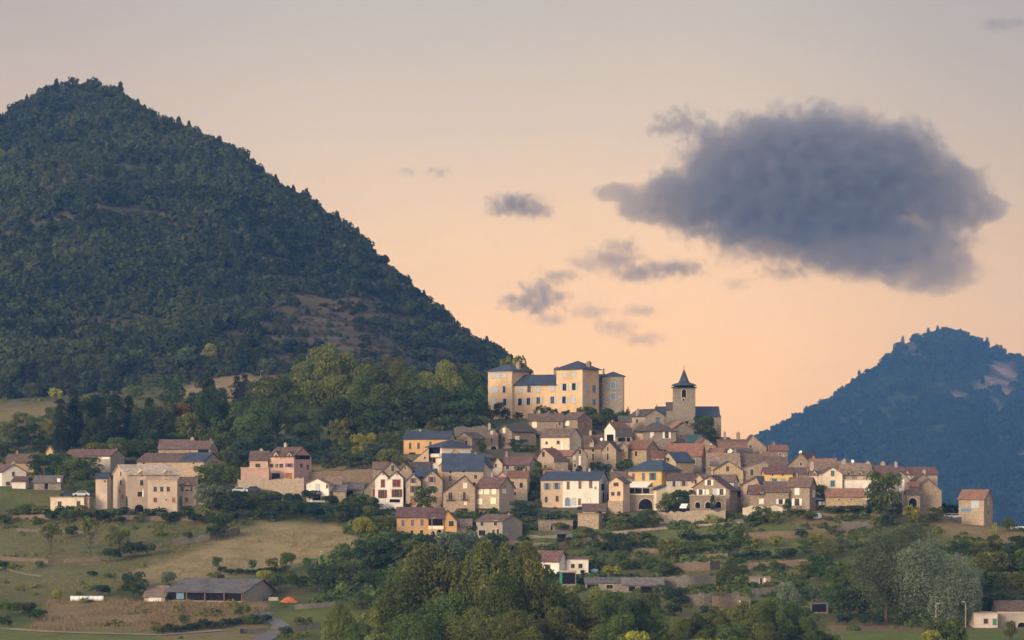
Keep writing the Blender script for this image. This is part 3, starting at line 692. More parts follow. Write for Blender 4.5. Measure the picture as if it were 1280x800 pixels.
# ---- church
h = H('church', 'grey stone village church with a square bell tower and pointed slate spire', 'the church', 'church')
h.blk(841, 869, 536, 484.8, 478, 'hip', side=869.8, yaw=5, wall='grey', roof='slate', bname='bell_tower', over=.5, Y=838, fd=8, win='a 855 491.5 5.5 10;a 854.5 499.5 2.4 3;o 858.5 528 4 3;w 854 528.5 1.5 3.5')
def spire(b, fx, z, sc, X0, X1, Y0, Y1):
    w = (X1 - X0) / 2
    for k, (zz, q) in enumerate(((482.3, .88), (478.2, .44), (474, .34), (459.8, .015))):
        pass
    pr = [(w * 1.24, z(482)), (w * 1.06, z(480.2)), (w * .56, z(478)), (w * .44, z(475.6)), (.03, z(460.5))]
    n = 8; o = [(r_ * math.cos(6.2832 * (q + .5) / n), r_ * math.sin(6.2832 * (q + .5) / n), zz) for r_, zz in pr for q in range(n)]
    b.poly(o, [(k * n + q, k * n + (q + 1) % n, (k + 1) * n + (q + 1) % n, (k + 1) * n + q) for k in range(4) for q in range(n)])
h.extra(spire, 'spire', roof_mat('slate'))
def cross(b, fx, z, sc, *a):
    b.tube((0, 0, z(461.5)), (0, 0, z(457)), .05, .04, 5); b.box(-.35, .35, -.04, .04, z(458.6), z(458.6) + .1)
h.extra(cross, 'cross', plain('iron', (.03, .03, .032), .6, .4))
h.blk(869, 899, 546, 520.5, 508.3, 'x', d=9, wall='grey', roof='slate', bname='nave', Y=843, fd=8, win='o 889 533 2.2 12')
h.blk(897.5, 901.5, 546, 521.5, 519, 'x', d=9.5, wall='grey', roof='lauze', bname='buttress', Y=841, fd=8, over=.1)
h.blk(821, 843, 536, 517, 508.3, 'x', d=9, wall='grey', roof='slate', bname='nave', Y=846, fd=8, ch='822 506.5 1 3', chm='grey')
h.blk(834, 842, 536, 512, 503, 'x', d=4, wall='grey', roof='lauze', bname='transept', Y=841, fd=8, ro=.98)
# ---- houses round the church and below the chateau
h = H('village_house', 'peach stone house with a dark roof and one blue shutter left of the church', 'the peach house left of the church').blk(806, 831, 540, (520, 519), 511.5, 'y', side=787, yaw=32, wall='sand', roof='lauze', win='c 822.5 525.5 6 9 blue', swin='w 797 526 2 5', Y=822, ch='790 512 3 5', fd=8)
h = H('village_house', 'low pale stone house between the chateau tower and church').blk(774, 789, 543, 527.5, 520, 'x', side=None, d=7, wall='sand', roof='lauze', win='c 780 530 3 4 pale', Y=815, fd=8)
h = H('village_house', 'grey house under a wide dark hipped roof with white open shutters below church', 'the dark hipped house').blk(804, 845, 560, 539, 527.8, 'hip', side=None, d=9, wall='grey', roof='lauze', over=.8, hip=(817, 824), win='c 815 543.5 4 7 white;s 833.5 543.8 9 8 white', Y=800, fd=8)
h.blk(794, 805, 560, 541, 538, 'x', d=6, wall='peach', roof='lauze', Y=802, ro=.98, fd=8)
h = H('village_house', 'stone house with orange tiled gable roof directly below the bell tower').blk(838, 868, 560, (538, 538), 526.8, 'y', side=831, yaw=20, wall='grey', roof='rust', win='c 852 545 5 4 rust', Y=812, fd=8, over=.7)
h = H('shed', 'low lean-to under a dark green tarpaulin roof below the church', None, 'shed').blk(858, 878, 560, 553, 544, 'x', d=6, wall='grey', roof='lauze', ro=.98, Y=798, fd=6)
h.extra(lambda b, fx, z, sc, X0, X1, Y0, Y1: b.prism([(Y0 - .5, z(553.5)), (Y1, z(543.6)), (Y1, z(543)), (Y0 - .5, z(552.8))], 'x', X0 + .6, X1 - .8), 'tarpaulin', plain('tarpaulin', (.03, .11, .10), .6))
h = H('village_house', 'peach house with lopsided brown gable and a white satellite dish below the church').blk(872, 897, 572, (558, 559), 547.8, 'y', side=866, yaw=18, ro=.36, wall='tan', roof='brown', win='w 880 563 2.5 4', Y=792, fd=8).dish(888, 554.5, .42)
h = H('village_house', 'small stone house with red tiled roof, dark right side, beside the large reddish roof', 'the small red-roofed stone house').blk(784, 808, 578, 561.2, 551, 'x', side=824, yaw=35, wall='ochre', roof='red', win='w 795.5 567 3 6', Y=775, fd=8)
h = H('stone_house', 'old stone house with ivy and crumbling dark gable right of the small red roof').blk(812, 836, 580, 562, 553, 'x', d=7, wall='grey', roof='tan', win='w 826 569 3 4', Y=786, fd=8, ch='818 546 4 8', chm='grey')
h = H('village_house', 'grey stone house with large reddish tiled roof above the yellow house', 'the large reddish roof').blk(834, 877, 592, 569, 555.5, 'x', side=882, yaw=20, wall='grey', roof='red', win='w 848 577 2.5 5;w 858 578 2.5 6;w 868 577 2.5 6;d 862 587 3 9 wood', Y=778, fd=8)
h = H('village_house', 'stone gable house with blue slate right slope behind the yellow house').blk(828, 845, 592, (574, 577), 565.5, 'y', side=868, yaw=50, wall='ochre', roof='slate', win='w 836 574.5 2.5 5', Y=762, fd=8)
h.blk(816, 830, 585, 572, 565.5, 'x', d=5, wall='ochre', roof='red', Y=764, ro=.9, fd=8)
h = H('village_house', 'white gabled house front with red roof right of the chateau garden', 'the small white gabled house').blk(756, 769, 552, (537, 537), 528, 'y', side=787, yaw=48, wall='white', roof='red', win='o 763 547.5 8 9', Y=808, fd=8, ch='763.5 526 2.5 4')
h.blk(771, 790, 556, 545, 537, 'x', d=4.5, wall='grey', roof='lauze', win='o 777 549.5 9 5;o 785.5 549.5 4 5', Y=799, ro=.95, fd=8)
h = H('village_house', 'long low stone house with brown roof below the chateau wing', 'the long low house below the chateau').blk(661, 704, 543, 526, 517, 'x', d=8, wall='stone', roof='brown', win='w 699.5 529.5 2.8 5;p 668 531 6 8 cream', Y=818, side=None, fd=8)
h.blk(703, 722, 545, 523.5, 515.5, 'x', side=741, yaw=40, wall='stone', roof='brown', win='p 709 529 6 6 cream', swin='p 731 532 4 7 rust', Y=816, fd=8)
h = H('stone_house', 'twin gabled stone house with dark slate roof and arched cellar below chateau', 'the twin gabled stone house').blk(622, 640, 570, (538.5, 539), 531, 'y', side=670, yaw=52, wall='stone', roof='lauze', win='c 630.2 538 3 6 cream;w 630 548.5 2.4 6;w 630 557 2 4', swin='p 646.5 550 5 10 white', Y=805, fd=8, over=.5)
h.blk(608, 623, 570, (541, 543), 535.5, 'y', d=9, wall='stone', roof='lauze', win='c 614.5 541 2.6 4 cream;w 614.5 551 2.6 7;a 617 563 7 11', Y=807, fd=8, ch='611.5 530 3.5 9')
h = H('village_house', 'ruined cream house with patched flaking wall and brown roof', 'the flaking cream house').blk(676, 712, 566, 546, 535.5, 'x', side=727, yaw=30, wall='cream', roof='brown', win='w 683.5 553.5 2.5 3;w 698 553 3 4;p 703 557 2.6 10 white;w 690 560 2 3', Y=790, fd=8)
h = H('village_house', 'house with steep red gable roof left of centre cluster', 'the steep red gable').blk(672, 694, 588, (572, 573), 561, 'y', side=708, yaw=42, wall='tan', roof='red', win='w 679.5 567.7 3.6 6.5;w 682 583 2.5 4', Y=766, fd=8, ro=.36)
h.blk(693, 716, 580, 570, 563, 'x', d=6, wall='tan', roof='rust', win='p 704 573.5 13 2.5 cream', Y=770, fd=8)
h.blk(694, 710, 588, 577, 574, 'x', d=4, wall='grey', roof='lauze', Y=762, ro=.9, fd=6)
h = H('stone_house', 'narrow stone house with pointed gable and pale blue window in shade', 'the pointed narrow gable').blk(716, 733, 592, (569, 567), 559.5, 'y', d=8, wall='grey', roof='brown', win='w 724.8 564.8 3.6 6;c 717.8 572 3 5 pale;p 724.7 576 2.4 12 cream;w 718.5 582 3 4', Y=760, fd=8)
h = H('village_house', 'broad stone house with red-brown roof, small dormer and tall narrow windows', 'the broad dormer house').blk(731, 754, 586, 560, 544, 'x', d=8, wall='tan', roof='brown', win='o 741.3 562.5 2.6 4;w 741.3 571.5 2.6 8.5;w 733.5 571 3 4', Y=774, fd=8, dm=[(739.5, 5.5, 553, 547.5, 'w 739.5 551.7 2 3.4')], ch='738.4 539 3 6')
h.blk(753, 770, 588, (563, 562), 552.5, 'y', side=776, yaw=20, wall='tan', roof='brown', win='w 759.8 561 2.2 5;w 759.8 571 2.2 8.5', Y=772, fd=8).dish(752, 549, .42)
h = H('stone_house', 'slim stone house with small gable squeezed beside the broad dormer house').blk(773, 785, 585, (561, 560), 553, 'y', d=7, wall='ochre', roof='lauze', win='w 779 563 1.8 4', Y=776, fd=8)
h = H('village_house', 'low cream house with long dark red roof above the flat gabled house', 'the long dark red roof').blk(627, 662, 594, 581, 571.6, 'x', side=671, yaw=20, wall='render', roof='plum', win='w 634.5 584 3.4 5;w 647.5 583.5 3 5;w 655 583 2.4 4', Y=757, fd=8, ch='633.5 565 3.5 8', chm='grey')
h.blk(615, 628, 594, (584, 580), 572.5, 'y', d=9, wall='cream', roof='plum', win='w 619.5 582 2.4 4', Y=759, fd=8)
h = H('village_house', 'tan plastered house with square dark windows and low red roof', 'the tan square-windowed house').blk(634, 659, 624, 597, 589, 'x', side=None, yaw=6, d=8, wall='tan', roof='red', win='w 651.5 606.5 4 6.5;w 641 604.5 3 5;w 644 617 2 4', Y=732, fd=8, ch='653 587 2.4 6')
h.blk(620, 635, 624, (597, 597), 590, 'y', d=8, wall='peach', roof='red', Y=733.5, fd=8)
# ---- left village front
h = H('village_house', 'orange house with tall narrow windows and blue slate roof at upper left', 'the upper orange slate-roofed house').blk(504, 562, 567, 548.3, 539.3, 'x', side=568, yaw=14, wall='orange', roof='slate', win='w 512.2 557.2 3.2 8;w 522.8 557.2 3.2 8;w 538 556 3 8;o 515 568 8 5', Y=772, fd=8, ch='524.5 537.5 2 4')
h = H('village_house', 'white house with dark glazed veranda and blue slate hipped roof', 'the veranda house').blk(535, 552, 590, 559, 549.5, 'hip', side=588, yaw=62, wall='white', roof='slate', hip=(541, 546), win='o 543 563.3 14 8;w 542.5 575.5 3.6 6', Y=752, fd=8, over=.8)
h.extra(lambda b, fx, z, sc, X0, X1, Y0, Y1: b.box(X0 - .2, X1 + .2, Y0 - .9, Y0 - .003, z(571.5), z(567)), 'parapet', wall_mat('white'))
h.blk(516, 536, 590, (577, 561), 560.5, 'y', d=6, ro=1.0, wall='peach', roof='lauze', win='w 531 572.5 2 3', Y=755, fd=8, over=.1)
h.blk(549, 573, 590, (582, 565), 562.5, 'y', d=5, ro=.8, wall='orange', roof='tan', Y=746, fd=8, over=.3)
h = H('stone_house', 'small stone gable house with dark slate roof above the veranda house', 'the small upper stone gable').blk(570, 590, 562, (547, 548), 540.8, 'y', side=606, yaw=40, wall='stone', roof='lauze', win='w 582.8 553.5 3 6', Y=778, fd=8)
h = H('village_house', 'tall tan house under a broad blue slate roof in the left cluster', 'the broad slate-roofed tan house').blk(553, 604, 618, 588, 567.3, 'x', d=10, wall='tan', roof='slate', win='w 562.7 598 3.8 7;o 563 590 2.4 3;o 579.5 589 2.4 3;w 594.5 596 3.5 5;o 593 605 3 4', Y=738, fd=8, ch='594 567.5 2.5 7')
h.blk(592, 611, 612, (586, 584), 571, 'y', d=6, wall='white', roof='slate', win='w 610 599 2 5', ro=.5, Y=742, fd=8, side=616, yaw=16)
h = H('village_house', 'tan house with red tiled roof, balconies and closed cream shutters on its front', 'the balcony house with cream shutters').blk(554, 594, 640, (615.5, 610), 595.2, 'y', side=None, d=12, ro=.66, wall='tan', roof='plum', win='c 581.4 607 5 6.5 cream;x 563 620 5 9 pale;x 580.3 619.5 3.4 9;c 581.8 629 3.5 4 cream', Y=716, fd=6, over=.5)
h.blk(594, 624, 640, 609.8, 596.8, 'x', side=643, yaw=33, wall='sand', roof='plum', win='c 600 614.5 7 6.5 cream;c 608.5 614.5 6.5 7 cream;c 617.5 614 5.5 7.5 cream;c 599.5 627 6.5 7 cream;c 616.5 626 6.5 8 cream', swin='c 630 614 5 6 white;w 631 608 1.5 2', Y=714, fd=6, ch='615.2 592 3 7')  # these windows are filled with plain pale cream slabs
h.extra(lambda b, fx, z, sc, X0, X1, Y0, Y1: b.box(X0 + .5, X1 - .4, Y0 - 1.6, Y0 - .02, z(637.4), z(635.6)), 'pergola', plain('vine_green', (.03, .05, .02), .9, .05, .5))
h = H('village_house', 'white double gabled house with wine red shutters and glazed lower doors', 'the white double gabled house').blk(469, 486, 634, (598, 598), 590, 'y', d=11, wall='white', roof='lauze', win='c 478.6 604.3 4.6 9.5 wine;s 478 617.5 9.5 10 wine;w 479 592.7 1.3 1.3', Y=722, fd=6)
h.blk(486, 504, 634, (598, 598), 590, 'y', d=11, wall='white', roof='lauze', win='c 495.6 604 9.5 9 wine;s 496 616.5 11.5 9.5 wine;w 496 592.7 1.3 1.3;o 493.5 626 13 4', Y=722, fd=6)
h = H('village_house', 'low stone lean-to against the left end of the white double gabled house', None, 'outbuilding').blk(455, 469.5, 630, (613, 598), 597, 'y', ro=1.0, d=8, wall='grey', roof='lauze', win='d 467 615.5 3 10 wine;w 467.5 603 1.5 2.5', Y=724, fd=6, over=.2)
h = H('village_house', 'slim tan gabled house with plum shutters and a round arched door', 'the slim arched-door house').blk(507, 526, 634, (602, 602), 593, 'y', d=11, wall='sand', roof='lauze', win='s 516.5 600.7 6.5 6 purple;s 516.5 611.5 7 8 purple;a 516 627 8 8.5 rust;w 516.8 592.9 1 1', Y=723, fd=6)
h = H('village_house', 'tan gabled house with a single shuttered window behind the round tree', 'the tan gabled house behind the round tree').blk(527.5, 553, 634, (600, 600), 588.8, 'y', d=11, wall='tan', roof='lauze', win='s 539.7 599.5 7.5 7 purple;w 539.7 592.5 1.6 2;s 541 611 7 7 purple', Y=725, fd=6)
h = H('stone_house', 'stone house with tall window and brown roof behind the white double gabled house').blk(477, 502, 612, (590, 590), 578, 'y', d=9, wall='stone', roof='brown', win='w 491 585.5 4 8', Y=742, fd=6)
h.blk(466, 484, 612, 586, 577.5, 'x', d=8, wall='grey', roof='brown', Y=744, fd=6)
h = H('stone_house', 'stone gable beside long dark slate roofs behind the slim arched-door house').blk(499, 515, 612, (589, 588), 580.8, 'y', d=9, wall='stone', roof='lauze', win='w 506.5 585.5 2 3.4', Y=741, fd=6)
h.blk(512, 537, 612, 588, 578, 'x', d=8, wall='grey', roof='lauze', Y=743, fd=6, ch='521.5 579.5 4 9', chm='grey')
h.blk(519, 545, 618, 596, 586.5, 'x', d=7, wall='grey', roof='slate', Y=735, fd=6)
# ---- centre front
h = H('village_house', 'long two-tone white house with blue slate roof, brown shutters and a blue arched door', 'the long white house').blk(676, 748.5, 634, 600.3, 590, 'x', side=762, yaw=12, wall='white', roof='slate', ro=.6, win='s 684 608 7 8 blue;s 696 607.5 7 8 blue;c 710.4 606.8 3 9 brown;c 725 606 3 9 brown;c 738.4 605 3.2 9.5 brown;w 683 624.5 3.4 7;w 696.6 623.5 3.6 7;a 709.7 627.5 5.4 10.5 blue;d 717.5 627.5 4.5 9 pale;d 724.5 627.5 3 8 wood;d 736 626 3 6 cream;w 744.3 610 1.6 1.8', swin='o 755 622 5 12;o 754 609 8 8', Y=724, fd=5, ch='736.5 587 3 5')
h.extra(lambda b, fx, z, sc, X0, X1, Y0, Y1: b.box(X0, fx(703.5), Y0 - .012, Y0 - .003, z(633.9), z(600.8)), 'render_panel', wall_mat('peach'))
h.blk(680, 712, 612, 596, 588.5, 'x', d=6, wall='grey', roof='rust', Y=738, fd=6, ch='703 587.5 3 4')
h = H('shed', 'low brown tiled shed with a dark arch in front of the long white house', None, 'shed').blk(729, 757, 646, 639, 632, 'x', d=5, wall='peach', roof='brown', ro=.9, win='a 750 643 9 7;o 738 644 12 4', Y=706, fd=5)
h = H('village_house', 'narrow peach gabled house with brown roof left of the yellow house', 'the narrow peach gabled house').blk(761.5, 779, 641, (603.5, 603), 596.6, 'y', side=788, yaw=28, wall='peach', roof='brown', win='w 770.3 605.5 6 4.5;w 766.3 617.3 4 4.5;w 773.7 617 4 5;d 770.5 635 3 6 white', Y=708, fd=5)
h.extra(lambda b, fx, z, sc, X0, X1, Y0, Y1: b.box(X0 - .12, X1 + .12, Y0 - .35, Y0 - .003, z(641), z(626)), 'base_wall', wall_mat('tan'))
h.blk(764, 790, 620, 597, 590, 'x', d=5, wall='grey', roof='brown', Y=728, fd=5, ch='764 589 3 6')
h = H('village_house', 'bright yellow house with blue slate hipped roof, white awning and arched terrace', 'the bright yellow house').blk(786.5, 827, 622, 588.7, 574.3, 'hip', side=851, yaw=30, wall='yellow', roof='slate', hip=(801, 817), over=.7, win='c 792.6 596.5 3.8 9.5 purple;c 805 596 3.8 9.5 purple;s 816.3 595.5 7 9 teal', Y=724, fd=8, ch='824 575 3 5')
def awn(b, fx, z, sc, X0, X1, Y0, Y1): b.prism([(Y0 - 3.2, z(610.4)), (Y0 - .01, z(603)), (Y0 - .01, z(602.2)), (Y0 - 3.2, z(609.6))], 'x', X0 - .4, fx(815.5))
h.extra(awn, 'awning', paint('white'))
h.blk(783, 816, 637.5, 610.2, 609, 'flat', d=4, wall='stone', roof='pale', bname='terrace', Y=713, fd=5, win='o 789 613.5 8 6.5;o 798 613.5 8 6.5;o 807.5 613.5 8 6.5;p 801 618 33 1.2 cream;a 807 630 17.5 13')
h.blk(814, 820.5, 637.5, 612, 607, 'x', side=834, yaw=60, wall='cream', roof='slate', Y=712, fd=5, ro=.98)
h = H('village_house', 'low cream house with brown roof and lilac shutters right of the yellow house', 'the cream house with lilac shutters').blk(833.5, 868, 632, 600.3, 592, 'x', d=8, wall='cream', roof='brown', win='s 842.5 604.8 7 6.5 pale;s 854.7 604 7.5 7 lilac', Y=722, fd=6)
h.blk(866.5, 880, 632, (602, 601), 593.2, 'y', d=8, wall='peach', roof='brown', win='w 869.6 602.5 2.4 5', Y=720, fd=6)
h = H('stone_house', 'wide stone gabled house with white shutters and three dark arches beneath', 'the three-arched stone house').blk(868, 912, 642, (608.8, 613), 595, 'y', side=924, yaw=22, ro=.46, wall='stone', roof='brown', win='s 887.3 603.3 9 6.5 white;s 877 615.2 8.5 6.8 white;c 885 615 3.6 6 cream;c 894.5 614.5 5 7 pale;s 902.3 614.8 9 7.5 white', Y=711, fd=5, over=.5)
h.blk(862.5, 907.5, 642.5, 619.6, 618, 'flat', d=2, wall='stone', roof='pale', bname='arcade', Y=706, fd=5, over=.1, win='a 872.2 631.3 6.5 7.5;a 885 631.5 7 8;a 898 631 6.8 8')
h.blk(876, 917, 612, 602, 594, 'x', side=924, yaw=20, wall='white', roof='brown', Y=726, fd=5)
h = H('village_house', 'ochre gabled house with stone right wing above the three-arched house', 'the ochre gabled house').blk(893, 929, 606, (587.8, 588.5), 577, 'y', side=None, d=9, wall='ochre', roof='lauze', win='w 909.5 586 3.6 6.5', Y=741, fd=8, over=.4)
h.blk(928, 958, 612, (586, 577), 576.5, 'y', d=8, ro=.98, wall='stone', roof='grey', win='w 939.8 590.6 4 7.6', Y=742, fd=8, over=.2)
h.blk(890, 898, 604, 582, 577.5, 'x', d=4, wall='orange', roof='sheet', Y=747, fd=8)
h = H('village_house', 'peach gabled house with tiny dormer roof right of the alley stairs', 'the peach house by the alley').blk(929, 952, 642, (606, 611), 597.2, 'y', side=None, d=9, ro=.72, wall='peach', roof='brown', win='c 945.5 605.5 4 2.5 rust', Y=718, fd=6, over=.3)
h.blk(945, 957, 606, 606, 596, 'x', d=6, wall='grey', roof='slate', Y=729, fd=6)
h = H('stone_house', 'long stone house with two roof heights and bright white open shutters', 'the stone house with white shutters').blk(985, 1012, 638, 608.3, 597.5, 'x', side=1022.5, yaw=24, wall='stone', roof='brown', win='c 997 614 5.4 9 white;s 997 627.7 10.5 8.6 white', swin='c 1018.5 617 3.5 9 white', Y=706, fd=5)
h.blk(957, 986, 638, 614.7, 602.5, 'x', d=8, wall='stone', roof='brown', win='s 975.8 627 9.5 6 white;w 976.5 617.8 1.6 2.4', Y=707, fd=5)
h.blk(938, 960, 638, 617.5, 607, 'x', d=7.4, wall='stone', roof='plum', win='c 951.7 626.7 5.5 6.4 white;s 961 627.6 7 6 white', Y=707.5, fd=5, dm=[(952, 6, 616, 610.5, 'w 952.2 614.2 2.2 3')])
h = H('village_house', 'yellow house under a dark brown roof behind the long stone house', 'the yellow house in the right cluster').blk(956, 991, 622, 592.2, 584.8, 'x', d=8, wall='yellow', roof='plum', win='o 965.8 593.8 1.8 2;o 978.5 594 1.6 2;c 967.5 600.5 7 4.5 teal;c 979 600.5 6 3.5 lilac', Y=730, fd=6)
h.blk(990, 1008, 622, 592, 585, 'x', d=8, wall='grey', roof='brown', Y=731, fd=6)
h = H('village_house', 'cream gabled house with two deep blue shuttered windows, one above the other', 'the cream house with deep blue shutters').blk(1028.5, 1053, 634, (592, 592.5), 584.5, 'y', d=8.5, wall='cream', roof='brown', win='c 1040.8 591.7 4 6.4 teal;c 1040.8 604.3 5 7 teal', Y=716, fd=6, over=.3)
h.blk(1014, 1031, 622, 594, 588.5, 'x', d=6, wall='cream', roof='brown', Y=726, fd=6, dm=[(1018, 7.5, 594, 587.7, 'w 1018 592.7 2 2.4')], ch='1010.6 579 4.6 11')
h.blk(1020, 1056, 622, 590, 577, 'x', d=7, wall='grey', roof='tan', Y=735, fd=6)
h = H('village_house', 'grey stone house with two small gable dormers on a tan roof', 'the twin dormer house').blk(1052, 1090, 622, 593.8, 579.5, 'x', d=9, wall='render', roof='tan', Y=727, fd=6, dm=[(1061, 7.5, 594, 587.8, 'w 1061 592.3 2.4 3'), (1075.3, 7.5, 594, 587.8, 'w 1075.3 592.6 2.4 3')], ch='1087.8 578 4.4 8;1057 576.5 5 5')
h.dish(1065.5, 576.5, .42)
h.blk(1054.5, 1088, 618, 600, 600, 'flat', d=2.5, wall='white', roof='pale', bname='terrace', Y=717, fd=5)
h = H('barn', 'low stone barn with long orange tiled roof and two tiny openings', 'the low orange-roofed barn', 'barn').blk(1033, 1081, 638, 620.8, 611.3, 'x', d=7.5, wall='ochre', roof='rust', win='w 1048.5 624.5 2 2;w 1064 624.5 2 2', Y=709, fd=5)
h.blk(1081, 1094, 643, 630, 625, 'x', d=4, wall='grey', roof='pale', ro=.9, Y=703, fd=5, win='o 1086 637 7 9')
h = H('village_house', 'house with long dark ridge roof at the right end of village', 'the long dark-ridged house').blk(1092, 1172, 632, 593.3, 584.3, 'x', d=9, wall='render', roof='plum', Y=727, fd=6, dm=[(1134, 7, 594, 588, 'w 1134 593 2 3')], ch='1122.8 578.5 3.4 8;1158 588 3 5')
h = H('stone_house', 'pale stone gabled house half hidden by the big tree at the right end', 'the pale gabled house by the big tree').blk(1114, 1137, 642, (600, 600), 589.5, 'y', d=8, wall='render', roof='lauze', Y=712, fd=6, win='p 1129 606 3 14 white;p 1126 612 4 4 white')
h = H('stone_house', 'stepped stone house with two gables and a dark archway at the right end', 'the stepped gabled house').blk(1140, 1168, 642, (604, 606), 592.3, 'y', d=8, wall='stone', roof='brown', Y=717, fd=6, ch='1158 588.5 3.4 5')
h.blk(1147, 1177, 646, (611, 614), 599.5, 'y', d=7, wall='stone', roof='brown', Y=711, fd=6, over=.3, ro=.45)
h.blk(1137, 1148, 634, 608, 603, 'x', d=4, wall='stone', roof='rust', Y=709, fd=5)
h.blk(1134, 1150, 648, 618, 613, 'x', d=4, wall='stone', roof='brown', Y=706, fd=5, win='a 1141 628 10 11')
h = H('village_house', 'isolated tall house with salmon tiled roof and blue-grey shutters at village far right', 'the isolated salmon-roofed house').blk(1201, 1230, 657, 623.8, 612.8, 'x', side=1245, yaw=30, wall='tan', roof='rust', win='c 1220 630.5 8.5 9 pale;p 1209.5 637.5 11 4 blue', swin='c 1237.5 627 3 8 pale;w 1237 640 2 5', Y=712, fd=6)
# ---- upper right skyline
h = H('village_house', 'skyline house with a big square chimney on a low brown roof', 'the big-chimneyed skyline house').blk(898, 932, 570, 556, 549.5, 'x', d=8, wall='stone', roof='brown', Y=802, fd=10, ch='924.3 541.3 4.6 11;907.3 540.5 3 11', chm='stone')
h = H('village_house', 'skyline stone gable with curved brown roof right of the big chimney', 'the skyline stone gable').blk(931, 960, 576, (556, 561), 544, 'y', d=9, ro=.32, wall='stone', roof='brown', win='c 947 565 3 4 rust;w 938 558 3 4', Y=797, fd=10)
h = H('village_house', 'house with long orange tiled roof and dark eave near the skyline').blk(900, 932, 582, 560.5, 553, 'x', d=7, wall='grey', roof='rust', Y=786, fd=10, over=.8)
h = H('village_house', 'house with tiny white gable and dark slate roof among brown roofs', 'the tiny white gable').blk(906, 919, 590, (567, 566), 560, 'y', d=6, wall='white', roof='sheet', win='o 908 566 2.4 4;o 916 566 2.4 3.4', Y=771, fd=8, over=.2)
h.blk(916, 940, 590, 566, 561, 'x', d=6, wall='grey', roof='lauze', Y=774, fd=8)
h = H('village_house', 'small orange roofed house with a satellite dish below the skyline').blk(884, 902, 590, 571, 560.5, 'x', d=7, wall='peach', roof='rust', win='w 893 577 2 4', Y=779, fd=8, yaw=18).dish(895.5, 568, .42)
h = H('stone_house', 'house with very wide patched brown roof in the right cluster', 'the wide patched brown roof').blk(885, 925, 600, 584, 567, 'x', d=9, wall='stone', roof='tan', Y=758, fd=8)
h.blk(918, 957, 600, 581.5, 567.5, 'x', d=9, wall='stone', roof='brown', Y=761, fd=8)
h = H('stone_house', 'small stone house with flat orange roof standing against the blue hill', 'the small house against the blue hill').blk(962, 985, 590, 563.2, 556.6, 'x', d=7, wall='grey', roof='red', win='w 975 568 2 3', Y=789, fd=12)
h = H('stone_house', 'stone house with grey-brown roof and red patches below the skyline gable').blk(945, 962, 592, 575, 566, 'x', d=7, wall='grey', roof='red', Y=775, fd=10, win='w 952 580 2 3')
h = H('village_house', 'house with mottled brown roof and small white chimney in the right cluster').blk(958, 985, 604, 584, 571, 'x', d=8, wall='stone', roof='brown', Y=757, fd=8, ch='970 580 2 4;981 570 3 5')
h = H('village_house', 'house with broad brown gable roof topped by a white dish at skyline right', 'the broad brown gable').blk(986, 1018, 606, (583, 585), 566.5, 'y', side=None, d=10, wall='stone', roof='brown', ro=.5, Y=752, fd=10, win='w 1002 580 2.6 4', yaw=25).dish(1001.5, 565, .42)
h = H('village_house', 'house with pinkish red roof slope left of the twin dormer house').blk(1010, 1042, 606, 584, 573.8, 'x', d=8, wall='grey', roof='rust', Y=748, fd=10, yaw=16)
h = H('village_house', 'house with mottled tan roof behind the cream house with deep blue shutters').blk(1038, 1060, 606, 588, 578, 'x', d=8, wall='grey', roof='tan', Y=742, fd=10, ch='1057.5 575 3 6')
h = H('village_house', 'low rooftop with brown tiles behind the twin dormer house').blk(1078, 1118, 606, 590, 582, 'x', d=8, wall='grey', roof='brown', Y=746, fd=10, ch='1106 578.5 5 5')
# ---- lower village
h = H('village_house', 'golden yellow house with plum shutters, red roof and dark corner balcony', 'the golden yellow lower house').blk(496, 536, 676, 646.5, 634.8, 'x', d=9, wall='orange', roof='plum', win='c 503.6 653.8 4 8 purple;c 515.5 653.5 4 8 purple;c 527.5 653 4 8 purple;w 503.5 667 3.6 7;w 515 666.5 3.6 7;w 527 666 3.6 7', Y=689, fd=4, ch='529 634 3 5')
h.blk(535, 554, 676, 648, 635.5, 'x', d=9, wall='orange', roof='plum', win='o 544.5 652.5 18 9;p 545 659.5 19 4 cream;a 541 668 5 8;a 549 666 6 8', Y=688, fd=4)
h.blk(554, 571, 676, (651, 652), 639, 'y', d=9, wall='orange', roof='plum', win='w 564 654.5 6 6.5', Y=688.5, fd=4, ro=.30)
h.blk(570, 589, 676, 658, 649.5, 'x', d=7, wall='peach', roof='tan', Y=692, fd=4)
h = H('village_house', 'plain grey rendered house with brown roof and blank right gable below the village', 'the grey blank-gabled house').blk(595, 628, 682, 651.8, 644, 'x', side=653, yaw=36, wall='render', roof='brown', win='w 602.5 654.8 4 5.5;w 619.5 654.2 4 6;w 602.5 666.5 8.5 7;w 617 665 3 6;w 622.4 664.5 3 6', Y=682, fd=4, ch='636 643.5 2.4 4')
h = H('village_house', 'low white house with red-brown roof behind the foreground trees', 'the low white house').blk(668, 699, 718, 701.5, 689.8, 'x', side=709, yaw=24, wall='white', roof='plum', win='w 684.5 709 6 5.5', Y=642, fd=4)
h.blk(708, 735.5, 718, 698.8, 697, 'x', d=6, wall='white', roof='plum', win='w 716 707.5 4 4.5;w 725.5 707.5 4.5 5;o 728 714.5 5 4', Y=645, fd=4, ro=.9)
h = H('carport', 'dark carport with pale flat roof and green side post by the low white house', None, 'carport').blk(700, 720, 734, 714.5, 713, 'flat', d=5, wall='grey', roof='pale', win='o 711 723 16 14;p 701.2 724 3 18 green', Y=624, fd=3)
h = H('shed', 'row of long low sheds with grey sheet roofs and dark open fronts', 'the row of long sheds', 'shed').blk(732, 780, 740, 728.5, 723, 'x', d=7, wall='grey', roof='sheet', win='o 741 733.5 14 6;w 762 733.5 8 5', Y=620, fd=3)
